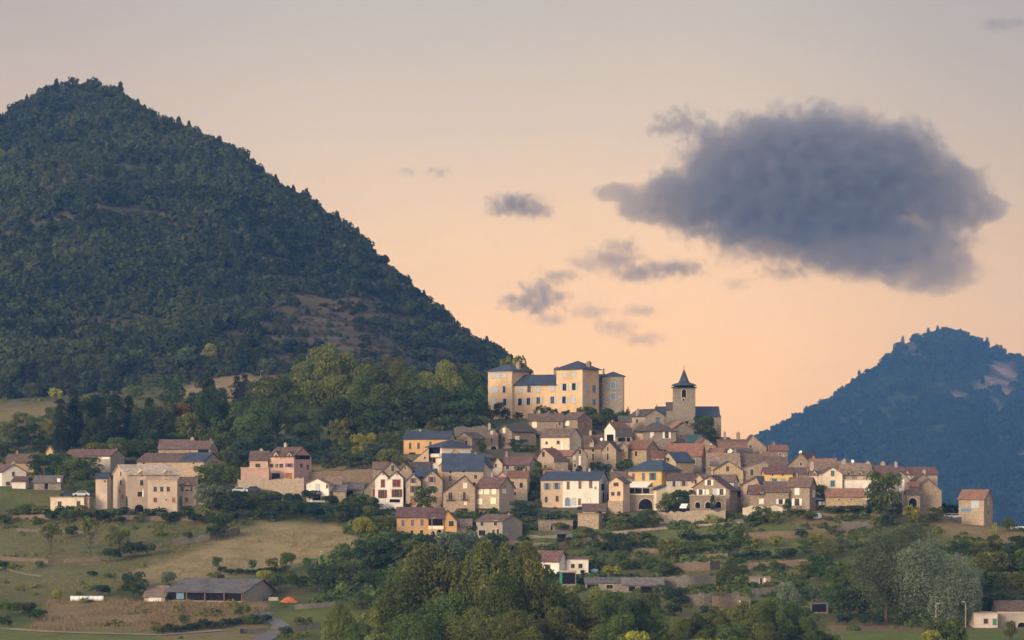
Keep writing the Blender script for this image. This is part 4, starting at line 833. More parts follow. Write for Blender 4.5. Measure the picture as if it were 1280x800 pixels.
h.blk(778, 829, 742, 731, 723.5, 'x', d=7, wall='grey', roof='grey', win='o 811.5 737.5 22 9;o 790 736 8 6', Y=618, fd=3)
h = H('stone_hut', 'roofless low stone hut overgrown with grass on the slope', 'the roofless stone hut', 'hut').blk(673, 716, 664, 651, 649.5, 'flat', d=6, wall='stone', roof='tan', win='a 689.5 659.5 3 6', Y=699, fd=3)
h = H('stone_hut', 'square ruined block of tan masonry on the slope', 'the tan masonry block', 'ruin').blk(722.5, 748.5, 661, 642.5, 642, 'flat', side=757, yaw=25, wall='tan', roof='tan', Y=697, fd=3)
h = H('stone_hut', 'small stone hut with dark doorway on the terraced slope at right', None, 'hut').blk(923, 938, 762, 750, 748.5, 'flat', d=4, wall='grey', roof='sheet', win='o 930.5 756 9 10;p 925 756 1.6 10 cream', Y=596, fd=3)
h = H('stone_hut', 'tiny ruined hut with pale door frame on the upper terraces', None, 'hut').blk(938, 963, 734, 722, 720, 'flat', d=4, wall='grey', roof='tan', win='w 951.5 727 3 9;p 955.7 726.5 2.4 9 cream', Y=622, fd=3)
h = H('shed', 'small open shed with flat dark roof left of the silvery willow', None, 'shed').blk(1014, 1035, 766, 755, 753.5, 'flat', d=4, wall='drystone', roof='sheet', win='o 1024 760 18 10', Y=590, fd=3)
h = H('shed', 'small dark timber shed on the slope below the ruined stone hut', None, 'shed').blk(696, 709, 676, 667, 664.5, 'x', d=4, wall='grey', roof='sheet', win='o 702 671.5 11 7', Y=686, fd=3)
# ---- hamlet on the left
h = H('stone_house', 'big pale stone farmhouse with lauze roof, gable dormers and arched cellar', 'the big stone farmhouse', 'farmhouse').blk(159, 221, 640, 593.3, 581.3, 'x', side=133.5, yaw=24, wall='rose', roof='pale', ro=.6, win='w 176 603.5 3.4 6.5;w 174 617.8 5.5 6;o 205 599 4 3.5;a 173 635.5 11 9.5', swin='w 147.8 592.5 2.4 5;w 148 603.3 3 6;w 146 613.5 2 3;c 150.5 621 4.5 5.5 rust', Y=None, fd=5,
      dm=[(176, 12, 593.5, 588.3, 'w 176 593.3 2.2 3.2'), (205.8, 12, 593.5, 588.3, 'w 205.8 593.6 2.2 3.2')])
h.blk(119.5, 134, 632, 598, 592.5, 'x', d=7, wall='rose', roof='slate', Y=711, fd=5, win='w 131 601.5 2 2.4')
h.blk(222, 245, 638, 606.5, 597, 'x', d=7, wall='rose', roof='brown', Y=None, fd=5, win='w 228.2 611.5 3.4 5.5;a 233.8 609.5 4 8.5;w 239 611.5 3.4 5.5;w 233 624.7 4 5.5', dm=[(233.8, 9, 606, 602.5)])
h.blk(184.5, 221.5, 641, 601, 600.5, 'flat', d=3.5, wall='rose', roof='pale', bname='front_wing', dy=-1.5, fd=4, over=.1, win='w 194 611.5 4 6;w 202.2 611.5 4 6;w 210.3 611.5 4 6;c 194 625 4 6 wine;w 207.5 624.7 2 2;c 217 625 4 6.5 rust')
h = H('outbuilding', 'small low outbuilding with flat brown roof right of the stone farmhouse', None, 'outbuilding').blk(248, 271, 630, 613.5, 610, 'x', d=6, wall='tan', roof='brown', Y=706, fd=4, win='d 250.5 622 2.4 10 white', ro=.9)
h = H('village_house', 'long house with half brown, half blue slate roof above the stone farmhouse', 'the half-slated long house').blk(167, 255, 598, 577, 566.5, 'x', side=272, yaw=20, wall='tan', roof='brown', win='w 176 578.5 3 3;w 241.5 578.5 2.6 4', Y=762, fd=5, hip=None)
h.extra(lambda b, fx, z, sc, X0, X1, Y0, Y1: b.prism([(Y0 - .36, z(577) - .05), (-.02, z(566.5) + .24), (-.02, z(566.5) + .32), (Y0 - .36, z(577) + .26)], 'x', fx(224), X1 + .3), 'slate_slope', roof_mat('slate'))
h = H('village_house', 'chalet style house with brown roof and shaded balcony gable above the hamlet', 'the balcony chalet').blk(198, 240, 575, 561, 549.8, 'x', d=9, wall='tan', roof='brown', Y=795, fd=5, ch='240.8 547.5 4 4')
h.blk(238, 262, 580, 561, 551.5, 'x', side=270, yaw=20, wall='tan', roof='brown', Y=790, fd=5, win='o 254 563.5 14 7', swin='o 266 570 5 5')
h = H('farm_building', 'long low building with red-brown roof among trees on the far left', 'the long low farm building', 'farm building').blk(76, 138, 590, 569.8, 562, 'x', side=151, yaw=22, wall='render', roof='plum', win='p 132 572.5 10 2.5 white;o 100 573 40 3', Y=775, fd=5, ch='149 562 2 4')
h = H('village_house', 'white gabled house with small window at the left edge of the photo', 'the white gabled house at the left edge').blk(2, 29.5, 607, (590, 590), 581, 'y', side=-18, yaw=35, wall='white', roof='plum', win='w 15 592.5 2.4 5;c 9 604.5 4 4 wine', Y=745, fd=5, ch='12.3 578.5 3 4')
h.blk(15, 32, 610, 602, 597, 'x', d=5, wall='white', roof='plum', Y=738, fd=4, ro=.9)
h = H('village_house', 'half-hidden house with dusty brown roof above the white gabled house').blk(8, 42, 590, 578, 568, 'x', d=8, wall='ochre', roof='brown', Y=775, fd=5)
h = H('hut', 'tiny tall hut with orange upper wall among the trees at far left', None, 'hut').blk(58, 66, 580, (564, 564), 558, 'y', d=3, wall='orange', roof='tan', Y=790, fd=4, win='c 62 567 3 3 pale')
h = H('outbuilding', 'flat roofed cream outbuilding with parking on top below the left hamlet', 'the flat-roofed outbuilding', 'outbuilding').blk(63, 105, 640, 622, 621, 'flat', d=6, wall='cream', roof='pale', win='w 74.5 629.5 4 5;w 98 629.5 4 6', Y=706, fd=4)
h.blk(103, 111.5, 640, 622, 621, 'flat', d=5, wall='tan', roof='pale', Y=707, fd=4)
h = H('outbuilding', 'low grey roofed outbuilding with a pale end wall behind the parking', None, 'outbuilding').blk(42, 76, 612, 603, 595, 'x', d=6, wall='grey', roof='grey', Y=735, fd=4, win='p 73.5 601 4 6 cream;o 58 608 4 7')
h = H('village_house', 'large pink house with brown roof, two gable dormers and dark garage door', 'the large pink house').blk(334.5, 367.5, 604, 570.3, 559.2, 'x', side=387, yaw=30, wall='pink', roof='brown', win='w 338.5 582 4.6 5;c 345 582 4 5 wood;w 351 582 5 5;s 361.5 581.5 9 4.6 purple;d 344 595 10.5 7 dark;d 361 595 8.5 8 rust', swin='w 375.5 582 3 5;w 382.5 584 2.4 6;o 377 571.5 16 5', Y=742, fd=4, dm=[(344, 14, 571.5, 564.3, 'w 344.3 570 2.4 4.2'), (361.6, 12, 571, 565, 'w 361.6 569.8 2.4 4.2')])
h.blk(312, 335, 604, 575, 564, 'x', d=8, wall='pink', roof='brown', win='w 322.3 581.7 6 4.6', Y=745, fd=4, ch='325 562 4 4')
h.blk(301, 336, 604, 585, 584, 'flat', d=4, wall='pink', roof='pale', bname='terrace', Y=738, fd=4)
h = H('village_house', 'small white gabled house with stair and tan right wing below the pink house', 'the small white gabled house by the pink house').blk(382.5, 411, 627, (605, 606), 598.7, 'y', side=415.5, yaw=14, wall='white', roof='tan', win='d 397 610.5 4.4 10 pale;o 395.5 622 10 7;w 409 608 2.4 4;o 397 606.2 5 2', Y=718, fd=4, over=.3)
h.blk(408, 426, 626, 609, 597, 'x', d=6, wall='peach', roof='tan', Y=724, fd=4, ro=.75)
h = H('barn', 'low barn with grey collapsed roofs right of the small white gabled house', None, 'barn').blk(426, 454, 624, 612, 604, 'x', d=7, wall='grey', roof='grey', Y=726, fd=4, win='o 437 618 9 9', ro=.7)
h.blk(416, 432, 628, 614, 608, 'x', d=5, wall='tan', roof='grey', Y=719, fd=4, ro=.9)
# ---- farm below and pink building on the right edge
h = H('shed', 'long open-fronted farm shed with dark brown roof in the lower left field', 'the long open farm shed', 'barn').blk(205, 304, 752, 740.3, 726.3, 'x', side=334, yaw=20, wall='render', roof='sheet', win='o 254 746 97 11;p 222 746 10 8 blue', Y=603, fd=3, over=.8, ro=.62)
for p_ in (206, 231, 255, 280, 303): h.extra(lambda b, fx, z, sc, X0, X1, Y0, Y1: b.box(fx(p_) - .12, fx(p_) + .12, Y0 - .35, Y0 - .11, -1, z(740)), 'post', paint('wood'))
h.blk(180, 206, 752, 746, 736.5, 'x', d=6, wall='render', roof='tan', Y=607, fd=3, ro=.95, win='p 194 749 16 5 white')
h = H('village_house', 'pale pink plastered building with green door at the lower right edge of the photo', 'the pale pink lower right building').blk(1217.5, 1247, 784, 767.3, 767, 'flat', d=7, wall='palepink', roof='pale', win='w 1232.3 776.5 5 6;d 1243.3 777.5 4.6 8 green', Y=571, fd=3)
h.blk(1247, 1300, 784, 763, 752.5, 'x', d=8, wall='render', roof='brown', Y=574, fd=3, win='a 1277 781 10 6')
h.extra(lambda b, fx, z, sc, X0, X1, Y0, Y1: b.box(X0, X1, Y0 - .05, Y0 - .003, z(766.5), z(763.3)), 'pink_band', wall_mat('palepink'))
# ------------------------------------------------------------------ plots of the houses levelled into the slope, then the ground sheet
num = np.zeros_like(GZ); den = np.zeros_like(GZ)
for x0, x1, y0, y1, zz in PADS:
    jx = np.clip(np.maximum(x0 - _X, _X - x1), 0, None); jy = np.clip(np.maximum(y0 - _Yg, _Yg - y1), 0, None)
    w = np.exp(-(jx ** 2 + jy ** 2) / (2 * 2.6 ** 2)); w[w < .02] = 0; num += w * zz; den += w
tg = np.where(den > 0, num / np.maximum(den, 1e-9), GZ); bl = np.clip(den, 0, 1)
# terraced fields: the slope broken into steps held by banks and walls
p0 = HY - GZ * F / YS[:, None]; q0 = np.repeat(PXS[None, :], len(YS), 0)
def terraces(Z, poly, fe, step, k):
    mk = inside(q0, p0, poly, fe) * k; u = Z / step + (fbm2(_X, _Yg, 61, 3, 1 / 40.) - .5) * 1.6; f = u - np.floor(u)
    return Z + (np.clip((f - .62) / .38, 0, 1) - f) * step * mk
GZ = terraces(GZ, [(770, 648), (1010, 650), (1090, 668), (1010, 775), (770, 765)], 14, 2.3, .8)
GZ = terraces(GZ, [(-400, 655), (180, 655), (200, 720), (-400, 745)], 10, 1.9, .6)
GZ = GZ + np.clip(tg - GZ, -5, 5) * bl; GPY = HY - GZ * F / YS[:, None]
g_py = HY - GZ * F / YS[:, None]; g_px = np.repeat(PXS[None, :], len(YS), 0)
cov = np.ones(GZ.shape + (3,)) * np.array(OLIVE)
nz = fbm2(_X, _Yg, 11, 5, 1 / 14.)[..., None]
cov = cov * (1 - np.clip((nz - .45) * 3, 0, 1)) + np.array((.20, .155, .075)) * np.clip((nz - .45) * 3, 0, 1)
upl = np.clip((560 - g_py) / 20, 0, 1)[..., None] * np.clip((420 - g_px) / 60, 0, 1)[..., None]
cov = cov * (1 - upl * .7) + np.array((.13, .125, .04)) * upl * .7
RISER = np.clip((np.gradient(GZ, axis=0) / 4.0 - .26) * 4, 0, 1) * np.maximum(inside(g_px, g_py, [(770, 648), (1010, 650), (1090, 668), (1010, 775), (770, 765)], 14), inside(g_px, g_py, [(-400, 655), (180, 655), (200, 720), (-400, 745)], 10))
for poly, c, fe in COVER:
    jx = (fbm2(_X, _Yg, 21, 3, 1 / 6.) - .5) * fe * 3
    mk = inside(g_px + jx, g_py + jx * .4, poly, fe)[..., None]; cov = cov * (1 - mk) + np.array(c) * mk
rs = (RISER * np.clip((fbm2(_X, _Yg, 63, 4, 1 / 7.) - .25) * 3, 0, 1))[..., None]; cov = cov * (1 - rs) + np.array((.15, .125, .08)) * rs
M_GROUND = ground_mat('ground_cover')
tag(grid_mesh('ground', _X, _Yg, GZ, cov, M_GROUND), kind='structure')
# ------------------------------------------------------------------ trees: (kind, px, foot py, height px, width px, leaf colour)
T = tree
# grove left of the chateau
for a in [(398, 552, 120, 92, 'olive'), (345, 560, 92, 80, 'mid'), (432, 548, 112, 84, 'olive'), (486, 540, 100, 58, 'olive'), (462, 552, 84, 70, 'mid'), (520, 545, 84, 66, 'mid'), (556, 540, 92, 72, 'olive'),
          (583, 535, 82, 50, 'mid'), (540, 548, 66, 60, 'dark'), (500, 553, 60, 60, 'dark'), (425, 560, 66, 66, 'dark'), (378, 566, 62, 60, 'mid'), (590, 538, 60, 38, 'dark'), (575, 545, 50, 50, 'dark'), (470, 560, 50, 50, 'dark'), (318, 568, 70, 66, 'mid'), (300, 560, 62, 58, 'dark')]:
    T('round', *a, words='tall leafy tree in the dense grove left of the chateau')
for a in [(640, 495, 56, 34, 'olive'), (655, 500, 50, 26, 'mid'), (628, 502, 42, 30, 'mid')]: T('round', *a, Y=895, words='leafy tree rising behind the left chateau tower')
# young fruit trees and hedges at the grove's foot
for a in [(455, 580, 42, 34, 'lime'), (472, 586, 34, 34, 'blue'), (430, 582, 34, 36, 'mid'), (408, 582, 36, 40, 'blue'), (440, 590, 26, 30, 'mid'), (490, 574, 38, 34, 'mid'), (520, 565, 32, 30, 'sage'), (488, 583, 24, 38, 'olive'), (504, 556, 34, 40, 'mid'), (552, 548, 32, 34, 'olive'), (578, 540, 24, 30, 'mid'),
          (300, 585, 38, 38, 'blue'), (330, 575, 34, 34, 'blue'), (360, 572, 28, 40, 'blue'), (385, 580, 30, 40, 'blue'), (283, 590, 30, 30, 'mid'), (262, 572, 32, 40, 'mid'), (280, 562, 44, 34, 'mid'), (425, 578, 60, 30, 'olive'), (418, 584, 22, 30, 'mid')]:
    T('round', *a, words='small leafy tree at the foot of the grove')
# dark pines and mixed trees above the hamlet
for a in [(92, 570, 78, 34), (108, 566, 70, 36), (76, 572, 70, 30), (128, 566, 84, 36), (146, 568, 80, 34), (160, 562, 66, 30), (214, 520, 56, 26), (258, 532, 68, 28), (296, 518, 48, 26), (306, 508, 40, 24), (240, 545, 54, 30), (187, 556, 58, 30), (118, 572, 54, 28)]:
    T('pine' if (int(a[0]) % 5) < 3 else 'round', *a[:3], a[3] * 1.15, 'pine' if (int(a[0]) % 5) < 3 else 'dark', words='dark evergreen tree above the left hamlet')
for a in [(180, 566, 60, 40, 'dark'), (200, 558, 58, 40, 'mid'), (220, 556, 58, 40, 'rusty'), (236, 562, 50, 36, 'olive'), (265, 560, 78, 52, 'dark'), (248, 552, 60, 40, 'dark'), (285, 552, 56, 44, 'dark'), (190, 572, 40, 36, 'blue'), (150, 578, 34, 40, 'mid'), (175, 578, 32, 40, 'mid'), (210, 564, 26, 40, 'mid'),
          (36, 560, 32, 36, 'dark'), (20, 565, 26, 34, 'dark'), (55, 572, 26, 30, 'dark'), (45, 540, 22, 26, 'mid'), (10, 545, 20, 24, 'olive'), (28, 530, 16, 24, 'olive'), (56, 545, 20, 26, 'lime'), (4, 575, 22, 26, 'dark'), (66, 530, 24, 22, 'mid')]:
    T('round', *a, words='leafy tree among the mixed trees above the left hamlet')
for a in [(15, 480, 34, 24, 'mid'), (34, 478, 28, 22, 'forest'), (60, 472, 26, 22, 'forest'), (80, 482, 24, 20, 'forest'), (104, 470, 30, 22, 'mid'), (128, 468, 28, 22, 'mid'), (150, 474, 26, 22, 'forest'), (172, 462, 28, 20, 'mid'), (40, 500, 24, 22, 'mid'), (70, 500, 16, 18, 'lime'), (98, 498, 16, 20, 'forest'),
          (205, 470, 26, 22, 'mid'), (232, 462, 30, 22, 'mid'), (262, 455, 28, 20, 'lime'), (290, 456, 24, 20, 'mid'), (316, 452, 20, 20, 'forest'), (170, 500, 20, 22, 'mid'), (140, 510, 18, 20, 'olive'), (112, 515, 16, 22, 'olive'), (188, 488, 18, 20, 'olive')]:
    T('round', *a, words='small tree at the foot of the wooded hill')
# among the hamlet houses
for a in [(108, 600, 30, 34, 'mid'), (92, 612, 44, 40, 'mid'), (124, 590, 40, 40, 'olive'), (70, 600, 36, 40, 'dark'), (52, 596, 30, 30, 'dark'), (140, 582, 30, 30, 'olive'), (112, 622, 24, 24, 'mid'), (84, 592, 22, 26, 'olive'), (258, 612, 34, 32, 'mid'), (274, 602, 28, 30, 'olive'), (290, 610, 30, 30, 'mid'), (240, 590, 24, 24, 'dark'), (262, 640, 38, 34, 'sage'), (285, 645, 34, 34, 'dark'), (300, 632, 20, 24, 'dark')]:
    T('round', *a, words='leafy tree between the hamlet houses')
for a in [(158, 643, 22, 4.5), (189.5, 641, 18, 6), (226, 645, 24, 5), (106, 634, 14, 4), (199, 643, 10, 4)]: T('cypress', *a, 'dark', words='slim dark cypress in front of the stone farmhouse')
# shrubs along the wall below the hamlet
sr = random.Random(5)
for i in range(44):
    px = 4 + i * 6.9 + sr.uniform(-4, 4); h = sr.uniform(8, 15)
    T('bush', px, 650 + sr.uniform(-7, 7), h, h * sr.uniform(1.1, 1.7), sr.choice(['dark', 'mid', 'dark', 'olive', 'sage']), words='rounded garden shrub below the left hamlet')
for i in range(40):
    px = 292 + i * 4.6 + sr.uniform(-4, 4); h = sr.uniform(11, 26)
    T('bush', px, 640 + sr.uniform(-12, 12) + (6 if px > 400 else 0), h, h * sr.uniform(1.0, 1.5), sr.choice(['dark', 'mid', 'dark', 'blue', 'olive']), words='dark green shrub in the hedge below the pink house')
# field trees
T('open', 63, 694, 42, 34, 'olive', label='spreading tree with open crown and visible trunk left in the lower meadow')
T('open', 113, 693, 48, 30, 'olive', label='tall open crowned tree with dark trunk right of its twin in the lower meadow')
for a in [(150, 690, 34, 28, 'olive'), (168, 698, 24, 30, 'dark'), (138, 702, 20, 26, 'dark'), (185, 696, 20, 26, 'mid'), (166, 748, 36, 30, 'dark'), (125, 746, 18, 28, 'dark'), (212, 736, 26, 20, 'silver'), (270, 676, 36, 28, 'dark'), (235, 679, 18, 14, 'mid'), (272, 714, 22, 15, 'mid'), (70, 752, 18, 12, 'lime'), (85, 655, 22, 20, 'mid'), (90, 672, 16, 20, 'dark'),
          (270, 728, 14, 22, 'olive'), (361, 714, 28, 22, 'mid'), (340, 712, 16, 18, 'olive'), (315, 714, 16, 14, 'mid'), (385, 712, 18, 16, 'mid'), (330, 734, 26, 24, 'lime'), (350, 742, 30, 30, 'mid'), (372, 742, 28, 24, 'dark'), (362, 730, 18, 20, 'olive'), (400, 740, 38, 34, 'dark'), (417, 735, 36, 26, 'mid'), (304, 774, 22, 24, 'olive'), (230, 783, 18, 16, 'mid'), (357, 796, 14, 18, 'dark'), (380, 782, 12, 26, 'olive'), (10, 770, 22, 30, 'mid'), (35, 768, 18, 26, 'mid'), (48, 776, 16, 22, 'dark'), (5, 785, 16, 20, 'dark'), (3, 712, 12, 18, 'dark'), (50, 710, 10, 14, 'mid'), (115, 720, 7, 14, 'dark'), (138, 722, 7, 16, 'olive')]:
    T('round' if a[2] > 31 else 'bush', *a, words='tree or shrub standing alone in the lower left fields')
for i in range(20): T('bush', 196 + i * 7.2, 792 - i * .75 + sr.uniform(-2, 2), sr.uniform(8, 13), 15, sr.choice(['dark', 'mid', 'dark']), words='clipped shrub in the diagonal hedge of the lower left field')
for i in range(12): T('bush', 278 + i * 7, 717 + sr.uniform(-1.5, 1.5), sr.uniform(6, 9), 12, 'dark', words='low dark shrub in the hedge above the farm shed')
# belt between the fields and the village
for a in [(440, 738, 44, 40, 'mid'), (455, 672, 28, 32, 'lime'), (480, 664, 22, 24, 'olive'), (462, 715, 44, 44, 'dark'), (490, 710, 44, 44, 'dark'), (512, 712, 42, 40, 'mid'), (530, 704, 40, 40, 'dark'), (440, 715, 30, 40, 'dark'), (475, 700, 30, 40, 'mid'), (430, 728, 24, 30, 'mid'), (450, 762, 24, 30, 'mid'), (505, 690, 26, 30, 'dark'), (530, 686, 18, 22, 'mid'), (495, 684, 18, 22, 'dark'), (560, 705, 44, 46, 'sage'), (580, 700, 40, 36, 'silver'), (546, 690, 20, 26, 'sage'), (568, 690, 22, 26, 'silver'), (616, 692, 28, 42, 'dark'), (600, 690, 20, 22, 'mid'), (590, 690, 36, 14, 'blue'), (665, 726, 40, 26, 'blue'), (580, 720, 30, 30, 'dark'),
          (650, 670, 18, 22, 'mid'), (532, 637, 32, 30, 'mid'), (525, 632, 26, 20, 'dark'), (544, 633, 22, 20, 'mid'), (630, 638, 20, 18, 'olive'), (648, 646, 22, 22, 'dark'), (660, 648, 20, 24, 'dark'), (640, 650, 12, 24, 'mid'), (672, 640, 18, 12, 'mid'), (558, 640, 12, 18, 'lime'), (578, 648, 14, 22, 'mid'), (592, 650, 12, 20, 'olive'), (566, 652, 12, 20, 'mid')]:
    T('round' if a[2] > 15 else 'bush', *a, words='leafy tree in the green belt below the village')
T('bush', 581, 668, 11, 9, 'flower', label='pink flowering bush on the terrace of the golden yellow house', name='flowering_bush')
for a in [(455, 628, 20, 26, 'dark'), (448, 640, 24, 26, 'mid'), (460, 648, 18, 20, 'mid'), (485, 626, 14, 5, 'dark'), (440, 650, 18, 20, 'dark'), (480, 656, 10, 18, 'olive'), (508, 648, 12, 14, 'mid'), (510, 640, 12, 12, 'dark'), (430, 652, 22, 24, 'dark'), (418, 648, 14, 22, 'mid'), (515, 600, 10, 10, 'dark')]:
    T('round' if a[2] > 15 else 'bush', *a, words='garden tree or shrub around the white double gabled house')
# foreground trees at the bottom
for a in [(545, 836, 148, 120, 'moss', 'tall'), (510, 838, 124, 84, 'mid', 'tall'), (580, 835, 128, 80, 'moss', 'tall'), (612, 838, 152, 92, 'moss', 'tall'), (650, 838, 152, 84, 'moss', 'tall'), (630, 842, 120, 80, 'mid', 'tall'), (480, 838, 92, 60, 'moss', 'tall'), (690, 838, 116, 76, 'mid', 'round'), (668, 842, 96, 70, 'moss', 'round'), (560, 842, 100, 90, 'mid', 'tall'),
          (720, 836, 90, 60, 'moss', 'round'), (745, 834, 104, 60, 'moss', 'round'), (772, 836, 100, 64, 'mid', 'round'), (800, 832, 94, 60, 'mid', 'round'), (730, 840, 60, 60, 'lime', 'round'), (765, 842, 66, 60, 'mid', 'round'), (792, 842, 58, 50, 'lime', 'round'), (815, 832, 70, 50, 'mid', 'round'), (690, 845, 74, 60, 'moss', 'round'), (640, 848, 80, 80, 'moss', 'tall'), (590, 848, 84, 84, 'moss', 'tall'), (520, 848, 80, 80, 'mid', 'tall'),
          (455, 838, 64, 50, 'mid', 'round'), (425, 836, 78, 46, 'moss', 'tall'), (440, 844, 50, 50, 'mid', 'round'), (470, 846, 60, 56, 'moss', 'round'), (500, 850, 56, 60, 'mid', 'round')]:
    T(a[5], *a[:5], words='tall foreground tree at the bottom of the photo')
for a in [(845, 832, 62, 50, 'moss'), (870, 834, 70, 56, 'mid'), (900, 834, 74, 60, 'moss'), (935, 834, 84, 64, 'moss'), (965, 834, 90, 60, 'mid'), (990, 832, 82, 56, 'mid'), (1010, 834, 66, 50, 'mid'), (918, 840, 62, 60, 'mid'), (950, 842, 66, 60, 'moss'), (980, 842, 62, 60, 'dark'), (880, 842, 48, 60, 'lime'), (850, 844, 44, 50, 'lime'), (825, 840, 50, 40, 'mid'), (1178, 822, 54, 52, 'mid'), (1190, 820, 44, 40, 'moss'), (1166, 824, 40, 34, 'lime'), (1262, 800, 26, 18, 'moss'), (1030, 832, 44, 40, 'mid')]:
    T('round', *a, words='rounded foreground tree at the bottom right of the photo')
# silvery willows on the right
T('willow', 1108, 778, 116, 112, 'sage', label='huge grey-green willow with dense drooping crown, left half of the willow pair')
T('willow', 1168, 782, 108, 118, 'silver', label='huge silvery willow with pale drooping crown, front right of the willow pair')
T('willow', 1202, 782, 84, 58, 'silver', label='smaller silvery willow at the right flank of the willow pair')
T('willow', 1136, 760, 112, 90, 'sage', label='grey-green willow crown rising behind the willow pair')
for a in [(1060, 772, 44, 44, 'dark'), (1040, 760, 34, 34, 'mid'), (1075, 770, 36, 40, 'dark'), (1046, 735, 30, 30, 'mid'), (1024, 728, 40, 30, 'dark'), (1010, 720, 20, 26, 'olive'), (1216, 776, 40, 30, 'dark'), (1230, 766, 24, 40, 'dark'), (1210, 742, 34, 36, 'mid'), (1238, 722, 36, 40, 'olive'), (1262, 716, 40, 40, 'dark'), (1250, 742, 30, 40, 'mid'), (1275, 745, 34, 36, 'olive'), (1225, 694, 20, 26, 'olive'), (1243, 690, 24, 20, 'mid'), (1270, 690, 22, 30, 'dark'), (1285, 720, 36, 34, 'mid'), (1212, 690, 14, 22, 'rusty'), (1243, 668, 16, 6, 'lime'), (1262, 664, 18, 20, 'mid'), (1230, 736, 26, 34, 'dark'), (1200, 700, 26, 30, 'dark'), (1275, 770, 26, 30, 'dark'), (1250, 758, 20, 30, 'mid')]:
    T('round' if a[2] > 15 else 'bush', *a, words='leafy tree on the right-hand slope')
for a in [(1055, 781, 13, 22, 'blue'), (1081, 782, 14, 18, 'blue'), (1098, 781, 12, 18, 'blue')]: T('bush', *a, words='clipped round blue-green bush on the lower right meadow')
T('round', 985, 758, 34, 30, 'silver', label='whitish silver leaved tree on the terraced slope above the bottom right trees')
for a in [(1012, 756, 26, 26, 'sage'), (1000, 745, 22, 24, 'mid')]: T('round', *a, words='leafy tree beside the whitish silver leaved tree')
# in and around the village
for a in [(624, 521, 20, 15, 'dark'), (632, 524, 14, 12, 'dark'), (613, 524, 14, 14, 'olive'), (648, 527, 12, 15, 'dark'), (673, 520, 14, 12, 'dark'), (685, 521, 14, 14, 'dark'), (693, 520, 10, 10, 'dark'), (708, 521, 9, 20, 'dark'), (728, 524, 18, 16, 'mid'), (738, 526, 20, 18, 'dark'), (760, 528, 20, 26, 'dark'), (752, 538, 24, 24, 'olive'), (768, 536, 22, 22, 'olive'), (775, 536, 24, 18, 'dark'), (745, 545, 20, 22, 'dark'), (785, 522, 14, 8, 'olive'), (780, 524, 12, 8, 'mid')]:
    T('round', *a, Y=830 if a[0] > 700 else 850, words='dark garden tree at the foot of the chateau')
T('round', 880, 549, 33, 28, 'dark', Y=832, label='dark ivy covered tree against the church nave beside the bell tower')
T('round', 891, 551, 17, 16, 'dark', Y=831, words='dark bush at the foot of the church nave')
for a in [(795, 556, 12, 6, 'olive', 803), (648, 578, 22, 24, 'dark', 795), (662, 578, 16, 22, 'mid', 792), (672, 598, 24, 12, 'mid', 752), (685, 594, 12, 12, 'lime', 752), (668, 612, 22, 20, 'mid', 742), (664, 622, 22, 16, 'dark', 738), (668, 632, 20, 18, 'mid', 734), (744, 588, 12, 18, 'dark', 762), (756, 590, 12, 18, 'blue', 760), (724, 590, 10, 10, 'dark', 752), (778, 590, 16, 16, 'mid', 766), (786, 588, 12, 14, 'mid', 764), (770, 596, 10, 14, 'mid', 756), (600, 556, 8, 12, 'mid', 776), (604, 560, 7, 8, 'dark', 775), (849, 632, 22, 34, 'dark', 713), (836, 636, 22, 20, 'olive', 712), (858, 628, 18, 20, 'dark', 714), (828, 638, 14, 16, 'olive', 709), (891, 640, 24, 7, 'dark', 704), (1027, 634, 30, 18, 'mid', 713), (1022, 626, 24, 12, 'dark', 716)]:
    T('round' if a[2] > 13 else 'bush', *a[:5], Y=a[5], words='garden tree or shrub among the village houses')
vr = random.Random(12)
for i in range(46):
    px = vr.uniform(470, 1110); top = 555 if 620 < px < 880 else 616 if px > 920 else 590
    py = vr.uniform(top, 640); h_ = vr.uniform(7, 15)
    T('bush', px, py, h_, h_ * vr.uniform(.9, 1.6), vr.choice(['dark', 'mid', 'dark', 'olive']), words='small garden shrub squeezed between the village houses')
T('round', 1106, 641, 57, 42, 'mid', Y=701, label='large bushy dark green tree standing at the right end of the village')
for a in [(1092, 643, 22, 20, 'dark', 703), (1120, 644, 20, 18, 'dark', 703), (1140, 646, 16, 24, 'lime', 700), (1170, 650, 18, 20, 'mid', 703), (1158, 652, 10, 16, 'mid', 700), (1188, 645, 16, 26, 'dark', 722), (1200, 642, 14, 14, 'dark', 724), (1108, 650, 10, 24, 'dark', 694), (1092, 655, 10, 18, 'olive', 690), (1060, 641, 10, 60, 'mid', 705), (1040, 641, 8, 26, 'mid', 705), (1078, 640, 9, 22, 'mid', 705)]:
    T('round' if a[2] > 13 else 'bush', *a[:5], Y=a[5], words='tree or shrub at the right end of the village')
for a in [(953, 655, 24, 24, 'mid'), (968, 655, 18, 22, 'olive'), (984, 640, 18, 11, 'dark'), (998, 645, 10, 34, 'olive'), (940, 655, 12, 14, 'dark'), (1010, 650, 12, 26, 'olive'), (812, 660, 26, 32, 'mid'), (797, 660, 16, 22, 'dark'), (772, 662, 18, 24, 'olive'), (780, 655, 16, 20, 'mid'), (690, 652, 14, 20, 'mid'), (712, 652, 12, 20, 'mid'), (755, 656, 14, 18, 'mid'), (700, 664, 12, 24, 'olive')]:
    T('round' if a[2] > 15 else 'bush', *a, words='garden shrub along the foot of the village front')
